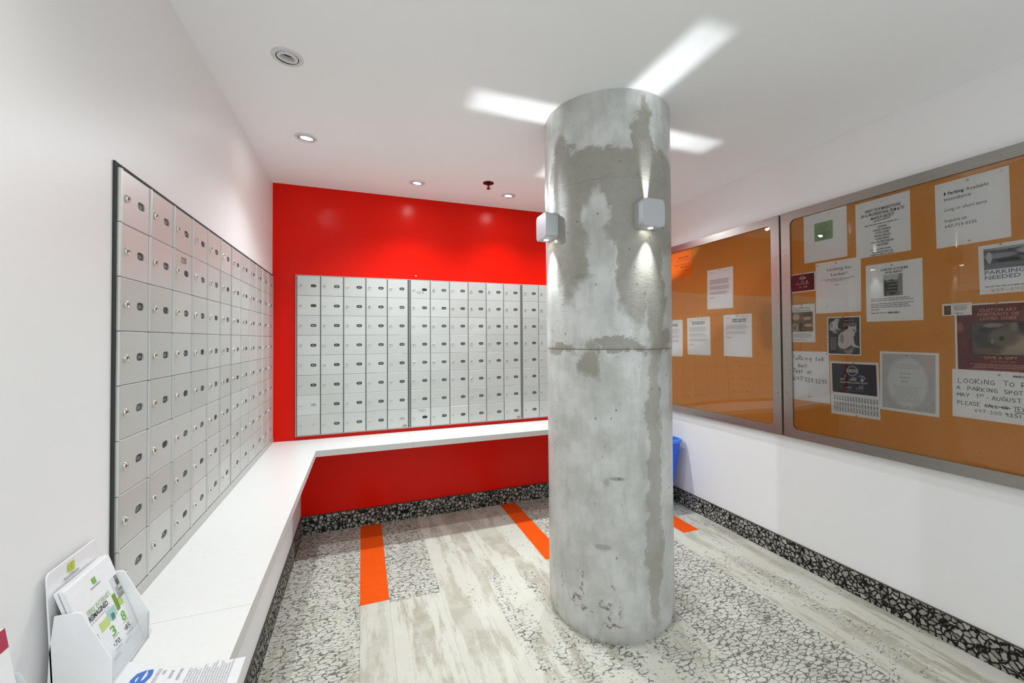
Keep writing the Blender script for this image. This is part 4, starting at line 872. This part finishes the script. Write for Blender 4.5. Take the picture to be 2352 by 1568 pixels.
# -- O looking to rent
R, w, h = notice('notice_sheet', 'white sheet handwritten LOOKING TO RENT A PARKING SPOT, below maroon poster', 'notice', [(0.957,1.157),(0.700,1.157),(0.700,0.958),(0.960,0.964)], 0.0020)
t = MB(); pen = 0.0018; M_RM = flat('dark_red_marker', (116, 34, 42), 0.6); x0 = -0.112
hand(t, 'LOOKING', x0, 0.043, 0.0185, 0.108, M_MARKER, Z1, pen, seed=1); hand(t, 'TO', 0.014, 0.043, 0.0175, 0.032, M_MARKER, Z1, pen, seed=2); hand(t, 'RENT', 0.060, 0.043, 0.0175, 0.060, M_MARKER, Z1, pen, seed=3)
hand(t, 'A', x0-0.004, 0.017, 0.0135, 0.013, M_MARKER, Z1, pen, seed=4); hand(t, 'PARKING', -0.084, 0.014, 0.0150, 0.086, M_MARKER, Z1, pen, seed=5); hand(t, 'SPOT', 0.016, 0.013, 0.0145, 0.050, M_MARKER, Z1, pen, seed=6)
hand(t, 'MAY', x0-0.003, -0.012, 0.0150, 0.038, M_MARKER, Z1, pen, seed=7); hand(t, '1', -0.062, -0.014, 0.0150, 0.012, M_MARKER, Z1, pen, seed=8); hand(t, 'ST', -0.050, -0.005, 0.0070, 0.014, M_MARKER, Z1, pen*0.8, seed=8); hand(t, '-', -0.032, -0.015, 0.0120, 0.012, M_MARKER, Z1, pen, seed=9)
hand(t, 'AUGUST', -0.016, -0.016, 0.0150, 0.078, M_MARKER, Z1, pen, seed=10); hand(t, '31', 0.078, -0.017, 0.0150, 0.024, M_MARKER, Z1, pen, seed=11); hand(t, 'ST', 0.102, -0.006, 0.0065, 0.014, M_MARKER, Z1, pen*0.8, seed=11)
hand(t, 'PLEASE', x0-0.002, -0.046, 0.0150, 0.068, M_MARKER, Z1, pen, seed=12); hand(t, 'CALL OR', -0.036, -0.046, 0.0125, 0.066, M_MARKER, Z1, pen, seed=13); ribbon(t, [(-0.034, -0.040), (0.000, -0.040), (0.032, -0.041)], 0.0026, M_MARKER, 2*Z1)
hand(t, 'TEXT:', 0.040, -0.048, 0.0150, 0.054, M_MARKER, Z1, pen, seed=14); ribbon(t, [(0.042, -0.0525), (0.086, -0.0535)], 0.0016, M_MARKER, Z1); ribbon(t, [(0.046, -0.0555), (0.088, -0.0565)], 0.0016, M_MARKER, Z1)
hand(t, '647', -0.064, -0.070, 0.0135, 0.034, M_GREY, Z1, pen, seed=15); hand(t, '300', -0.022, -0.071, 0.0130, 0.034, M_GREY, Z1, pen, seed=16); hand(t, '9351', 0.018, -0.073, 0.0130, 0.042, M_MARKER, Z1, pen, seed=17)
hand(t, 'MARCH 28,20', 0.040, 0.078, 0.0075, 0.080, M_RM, Z1, 0.0018, seed=18); t.make('handwriting', R); pins(R, [(0.004, 0.083, 'at top')], 'handwritten looking to rent sheet')
# -- left board
M_ORP = flat('orange_paper', (250, 136, 20), 0.6); M_ORI = flat('orange_paper_ink', (196, 74, 20), 0.6)
R, w, h = notice('notice_sheet', 'bright orange notice at top of the board beside the column', 'notice', [(2.640,1.979),(2.369,1.979),(2.371,1.762),(2.642,1.762)], mat=M_ORP)
t = MB()
lines(t, 0.000, 0.100, 0.034, 0.010, 1, 0.014, M_ORI, Z1, 3, 'C', 0.0); lines(t, -0.03, 0.110, 0.018, 0.004, 1, 0.01, M_ORI, Z1, 4, 'C', 0.1); text(t, 'BOARD OF DIRECTOR', 0.030, -0.020, 0.011, M_ORI, Z1, w=0.150, al='C', bold=True); lines(t, 0.020, 0.085, -0.040, 0.010, 1, 0.01, M_ORI, Z1, 5, 'C', 0.0); lines(t, -0.02, 0.10, -0.062, 0.003, 1, 0.01, M_ORI, Z1, 6, 'C', 0.1); t.make('print', R)
def letter(label, quad, seed, head=0, zo=0.0010, what=''):
    R, w, h = notice('notice_sheet', label, 'notice', quad, zo); t = MB(); y = h/2-0.024
    lines(t, -0.088, -0.05, y, 0.004, 1, 0.006, M_LGREY, Z1, seed, ragged=0); lines(t, 0.03, 0.085, y+0.006, 0.003, 1, 0.006, M_LGREY, Z1, seed+1, ragged=0)
    if head: lines(t, -0.062 if head == 1 else -0.04, 0.062 if head == 1 else 0.07, y-0.014, 0.0075 if head == 1 else 0.008, 2, 0.0125, M_GREY, Z1, seed+9, 'C', 0.08)
    y -= 0.050
    for k, nl in enumerate((5, 4, 3) if head != 2 else (4, 3)): lines(t, -0.086, 0.084, y, 0.0032, nl, 0.0072, M_GREY if not head else M_LGREY, Z1, seed+2+k, ragged=0.18); y -= nl*0.0072+0.010
    lines(t, -0.086, -0.035, y-0.006, 0.0035, 2, 0.0075, M_LGREY, Z1, seed+7); t.make('print', R); pins(R, [(0.0, h/2-0.010, 'at top')], what, True); return R
letter('typed white letter pinned alone in upper half of board beside the column', [(2.232,1.770),(2.015,1.767),(2.018,1.491),(2.232,1.494)], 11, 0, what='upper letter'); 
letter('typed white letter, rightmost of lower row on board beside the column', [(2.095,1.447),(1.881,1.445),(1.884,1.169),(2.100,1.169)], 31, 2, what='rightmost lower letter')
letter('typed white notice with bold two-line heading, middle of lower row', [(2.426,1.442),(2.210,1.443),(2.209,1.169),(2.428,1.167)], 51, 1, what='middle lower letter')
letter('typed white letter half hidden by column, left end of lower row', [(2.688,1.437),(2.472,1.432),(2.474,1.158),(2.690,1.157)], 71, 1, 0.0014, what='half-hidden letter')
letter('back sheet peeking out under the half-hidden letter beside column', [(2.700,1.430),(2.484,1.428),(2.480,1.150),(2.698,1.150)], 81, 0, 0.0008, what='sheet under half-hidden letter')
# rows of stray pins left in the lower cork
k = 0
for row, (z, ys) in enumerate(((0.945, [2.50, 2.40, 2.28, 2.18, 2.10, 2.02, 1.93, 1.85]), (1.10, [2.36, 2.22, 2.12, 2.00, 1.90]), (1.60, [2.30, 1.93]), (1.775, [2.29]), (1.89, [1.89]), (1.60, [1.875]))):
    for y in ys:
        o = link(PIN2 if row < 2 else PIN, 'push_pin'); o.matrix_world = frame((CKX-0.0004, y, z+0.004*math.sin(y*40)), 'right')
        on = ['first', 'second', 'third', 'fourth', 'fifth', 'sixth', 'seventh', 'eighth'][ys.index(y)]
        tag(o, [f'small empty push pin, {on} from the column in lowest row of bare cork', f'small empty push pin, {on} from the column in second lowest row of bare cork', f'lone push pin in bare cork, {"nearer to" if y > 2.1 else "farther from"} the column, level with upper letter', 'lone push pin just below the orange notice', 'lone push pin near upper right corner of the board beside column', 'lone push pin right of the upper letter'][row], 'push pin', 'empty pins in the bare cork')

# ================================================================== RECYCLING BIN
M_BIN = flat('blue_plastic', (20, 92, 226), 0.32); M_BIN2 = flat('blue_plastic_rim', (70, 138, 236), 0.3)
bn = thing('recycling_bin', 'blue plastic recycling bin standing in the corner behind the column', 'bin', Matrix.Translation((2.10, 2.70, 0)))
def ringpts(hx, hy, r, n=5): return rr(-hx, -hy, hx, hy, r, n)
m = MB(); lv = [(0.0, 0.135, 0.165), (0.004, 0.140, 0.170), (0.40, 0.180, 0.215), (0.405, 0.186, 0.221), (0.430, 0.188, 0.223), (0.435, 0.184, 0.219), (0.50, 0.192, 0.227), (0.50, 0.188, 0.223), (0.012, 0.134, 0.164)]
P_ = [ringpts(a, b, 0.035) for _, a, b in lv]; n = len(P_[0]); vs = [(x, y, lv[i][0]) for i, q in enumerate(P_) for x, y in q]
fs = [(k*n+i, k*n+(i+1) % n, (k+1)*n+(i+1) % n, (k+1)*n+i) for k in range(len(lv)-1) for i in range(n)]+[tuple(reversed(range(n))), tuple(range((len(lv)-1)*n, len(lv)*n))]
smooth(m.add(vs, fs, M_BIN).make('body', bn), 40)
m = MB(); lv = [(0.498, 0.190, 0.225), (0.498, 0.202, 0.237), (0.515, 0.203, 0.238), (0.522, 0.199, 0.234), (0.522, 0.190, 0.225), (0.498, 0.189, 0.224)]; P_ = [ringpts(a, b, 0.04) for _, a, b in lv]
smooth(m.add([(x, y, lv[i][0]) for i, q in enumerate(P_) for x, y in q], [(k*n+i, k*n+(i+1) % n, (k+1)*n+(i+1) % n, (k+1)*n+i) for k in range(len(lv)-1) for i in range(n)], M_BIN2).make('rim', bn), 40)
for sy in (-1, 1): MB().bev((-0.05, -0.02, 0), (0.05, 0.0, 0.008), 0.003, M_BIN2).make('handle', bn, (0, sy*0.228, 0.47), (math.radians(90), 0, 0 if sy < 0 else math.pi))

# ================================================================== LEAFLET HOLDERS
def panel(mb, pts, y0, y1, mat):   # pts in (x, z), extruded along y
    n = len(pts); mb.add([(x, y0, z) for x, z in pts]+[(x, y1, z) for x, z in pts], [tuple(range(n)), tuple(reversed(range(n, 2*n)))]+[(i, n+i, n+(i+1) % n, (i+1) % n) for i in range(n)], mat)
def holder(y0, y1, label, ms, mf):
    hd = thing('leaflet_holder', label, 'leaflet holder', Matrix.Translation((-0.545, (y0+y1)/2, LZ+0.0004))); W2 = (y1-y0)/2; t = 0.0028
    pr = [(0.004, 0.0), (0.097, 0.0), (0.097, 0.060), (0.052, 0.157), (0.046, 0.160), (0.014, 0.160), (0.008, 0.10)]
    for s in (-1, 1):
        m = MB(); panel(m, pr, s*W2-(t if s > 0 else 0), s*W2+(0 if s > 0 else t), ms); m.make('side_panel', hd)
    m = MB(); bk = rr(-W2, 0.0, W2, 0.238, 0.010, 4); n = len(bk)
    lean = lambda z: 0.012*(1-z/0.238)+0.003
    m.add([(lean(z), y, z) for y, z in bk]+[(lean(z)-0.0025, y, z) for y, z in bk], [tuple(range(n)), tuple(reversed(range(n, 2*n)))]+[(i, n+i, n+(i+1) % n, (i+1) % n) for i in range(n)], ms); m.make('back_panel', hd)
    MB().box((0.016, -W2+t, 0.0), (0.0965, W2-t, 0.003), ms).make('base_panel', hd)
    MB().box((0.0942, -W2+t, 0.003), (0.0968, W2-t, 0.060), mf).make('front_panel', hd)
    return hd
hd = holder(1.000, 1.150, 'white acrylic leaflet holder with green and black logo, on ledge beside mailboxes', M_ACRW, M_ACR)
M_LG = flat('logo_lime', (196, 200, 20), 0.4); M_LG2 = flat('logo_green', (112, 176, 72), 0.4); M_TXT = flat('logo_text_grey', (62, 66, 62), 0.5); M_PG = flat('pale_green_print', (172, 200, 160), 0.5)
def logo(mb, x, y, s, c1, z):
    mb.poly([(x-s*.42, y+s*.12), (x+s*.05, y+s*.05), (x-s*.02, y+s*.5), (x+s*.02, y+s*1.0), (x-s*.42, y+s*1.0)], z, c1)
    mb.poly([(x+s*.12, y+s*.02), (x+s*.5, y+s*.05), (x+s*.5, y+s*1.0), (x+s*.16, y+s*1.0), (x+s*.06, y+s*.5)], z, c1)
    text(mb, 'beanfield', x, y-s*.40, s*.30, M_TXT, z, w=s*2.2, al='C')
# logo on the upstanding back panel (leans; local frame: x=+Y, y=up)
m = MB(); fnm = Matrix(((0, 0, 1), (1, 0, 0), (0, 1, 0))).to_4x4()
logo(m, 0, 0, 0.019, M_LG, 0); o = m.make('logo', hd); a = math.atan2(0.012, 0.238); o.matrix_local = Matrix.Translation((0.0050, -0.012, 0.212)) @ fnm
o.matrix_local = Matrix.Translation((0.0062, -0.012, 0.211)) @ fnm @ Matrix.Rotation(-a, 4, 'X')
# stack of leaflets leaning inside: one thing per visible bundle
def leaf(dx, label, printit, thick, hgt=0.205, dz=0.0):
    b0, b1 = Vector((-0.545+0.088+dx, 0, LZ+0.0045)), Vector((-0.545+0.026+dx, 0, 0)); tl = math.asin((b0.x-b1.x)/hgt)
    Mx = Matrix.Translation((b0.x, 1.075, b0.z+dz)) @ fnm @ Matrix.Rotation(-tl, 4, 'X')
    r_ = thing('leaflet', label, 'leaflet', Mx, 'leaflets in the white holder'); MB().box((-0.070, 0, -thick), (0.070, hgt, 0), M_PAPER2).make('paper', r_)
    if printit:
        t = MB(); z = 0.0003; w_, h_ = 0.140, hgt; U = lambda u: (u-.5)*w_; V = lambda v: (1-v*0.90)*h_
        logo(t, U(.52), V(.155), 0.0135, M_LG2, z); text(t, 'FIBRE INTERNET.', U(.19), V(.385), 0.0105, M_PG, z, w=w_*.54, bold=True); text(t, 'REIMAGINED.', U(.18), V(.45), 0.0105, M_INK, z, w=w_*.44, bold=True)
        lines(t, U(.06), U(.60), V(.485), 0.0025, 1, .004, M_LGREY, z, 3, ragged=0)
        for (a, b, c, d, cc) in ((.80, .24, .98, .50, (206, 214, 212)), (.90, .24, .98, .36, (120, 112, 108)), (.84, .36, .92, .50, (206, 196, 200)), (.92, .40, .99, .50, (150, 166, 90)), (.72, .40, .80, .60, (116, 152, 58)), (.78, .48, .90, .58, (176, 206, 96)), (.50, .50, .70, .62, (170, 200, 200)), (.30, .54, .50, .64, (192, 212, 130)), (.56, .56, .64, .64, (116, 160, 158)), (.08, .60, .22, .66, (176, 204, 170))): t.rect(U(a), V(d), U(b if False else c), V(b), z, flat('leaflet_tint_%d_%d_%d' % cc, cc, 0.5))
        text(t, '3', U(.50), V(.775), 0.020, M_LG2, z, w=0.0145, al='C', bold=True); text(t, '8', U(.79), V(.745), 0.020, M_LG2, z, w=0.0145, al='C', bold=True)
        text(t, '$', U(.405), V(.865), 0.005, M_INK, z, w=0.003); text(t, '70.', U(.44), V(.885), 0.0110, M_INK, z, w=0.019); text(t, '$', U(.705), V(.835), 0.005, M_INK, z, w=0.003); text(t, '85.', U(.735), V(.855), 0.0110, M_INK, z, w=0.019)
        lines(t, U(.44), U(.58), V(.80), 0.003, 1, .004, M_PG, z, 4, ragged=0); lines(t, U(.73), U(.86), V(.77), 0.003, 1, .004, M_PG, z, 5, ragged=0); lines(t, U(.40), U(.60), V(.915), 0.0016, 2, .003, M_LGREY, z, 6); lines(t, U(.70), U(.90), V(.885), 0.0016, 2, .003, M_LGREY, z, 7)
        lines(t, U(.30), U(.48), V(.965), 0.0014, 3, .0026, M_LGREY, z, 8); lines(t, U(.62), U(.80), V(.935), 0.0014, 3, .0026, M_LGREY, z, 9); t.make('print', r_)
    return r_
leaf(0.0, 'front leaflet in white holder, printed FIBRE INTERNET REIMAGINED with prices', True, 0.0035)
leaf(-0.0045, 'second bundle of white leaflets, right behind the printed front one', False, 0.0050, 0.207)
leaf(-0.0115, 'rearmost bundle of white leaflets against holder back', False, 0.0050, 0.205)
# clear holder with red leaflets, mostly outside the frame
hd2 = holder(0.690, 0.856, 'clear acrylic leaflet holder at the far left edge of ledge', M_ACR, M_ACR)
M_REDP = flat('raspberry_paper', (176, 52, 78), 0.5); M_REDD = flat('dark_red_paper', (120, 26, 48), 0.5)
for i, (dx, mt, lb) in enumerate(((0.0, M_REDP, 'raspberry red leaflet at front of the clear holder'), (-0.008, M_REDD, 'dark red leaflet in middle of the clear holder'), (-0.016, M_PAPER2, 'cream leaflet at back of the clear holder'))):
    hgt = 0.232; b0 = Vector((-0.545+0.074+dx, 0, LZ+0.0045)); tl = math.asin(0.036/hgt)
    r_ = thing('leaflet', lb, 'leaflet', Matrix.Translation((b0.x, 0.772, b0.z)) @ fnm @ Matrix.Rotation(-tl, 4, 'X'), 'leaflets in the clear holder')
    MB().box((-0.077, 0, -0.003), (0.077, hgt, 0), M_PAPER2).make('paper', r_); MB().rect(-0.077, hgt-0.030, 0.077, hgt, 0.0003, mt).make('print', r_)

# newspaper lying over the ledge edge
M_NEWS = flat('newsprint', (222, 222, 224), 0.7); M_NB = flat('newsprint_blue', (58, 108, 186), 0.7)
X0, X1, Y0, Y1 = -0.462, -0.228, 0.72, 1.050
def nz(x, y):
    u = (x-X0)/(X1-X0); return LZ+0.0018+0.004*(0.5+0.5*math.sin(u*7.5+0.6))*max(0, (y-0.80)/0.25)+0.0015*math.sin(y*30)**2+0.003*max(0, 1-abs(x-X0)/0.04)
def ny_(x): u = (x-X0)/(X1-X0); return -0.030*math.sin(min(1, u*1.0)*math.pi*0.9)*(1 if u < 0.55 else 1)*0.6+0.022*(1-u)-0.045*u
news = thing('newspaper', 'folded newspaper with blue lettering lying over the ledge edge', 'newspaper', Matrix.Translation((-0.35, 0.9, LZ)))
m = MB(); nx, nn = 30, 20; k = m.m(M_NEWS)
for lay in (0, 1):
    base_ = len(m.v)
    for j in range(nn+1):
        for i in range(nx+1):
            u, v = i/nx, j/nn; x = X0+(X1-X0)*u; y = Y0+(Y1+ny_(x)-Y0)*v; m.v.append((x+0.35, y-0.9, nz(x, y)-LZ-(0.0012 if lay else 0)))
    for j in range(nn):
        for i in range(nx):
            a = base_+j*(nx+1)+i; fc = (a, a+1, a+nx+2, a+nx+1); m.f.append(fc if not lay else fc[::-1]); m.mi.append(k)
m.smooth = True; m.make('pages', news)
fn = lambda px, py: (-py+0.35-0.35, px-0.9, nz(-py-0.0, px)-LZ+0.0009)
def nf(px, py):    # reading direction = +Y, next line = +X ; px is Y, py is -X
    x, y = -py, px; return (x+0.35, y-0.9, nz(x, y)-LZ+0.0009)
t = MB()
text(t, 'e', 0.985, 0.392, 0.045, M_NB, 0, w=0.045, bold=True, fn=nf)
for s, y, xx, hh_ in (('on', 0.368, 1.008, 0.008), ('actor', 0.353, 0.992, 0.008), ('estrian', 0.338, 0.984, 0.008)): text(t, s, xx, y, hh_, M_GREY, 0, fn=nf)
lines(t, 0.90, 1.026, 0.378, 0.006, 1, .01, M_LGREY, 0, 2, ragged=0, fn=nf); lines(t, 0.90, 1.022, 0.428, 0.004, 1, .01, M_LGREY, 0, 2, fn=nf); lines(t, 0.86, 1.012, 0.324, 0.0025, 5, .0052, M_LGREY, 0, 3, ragged=0.1, fn=nf); lines(t, 0.84, 1.012, 0.297, 0.0025, 11, .0050, M_LGREY, 0, 4, ragged=0.12, fn=nf)
t.make('print', news)
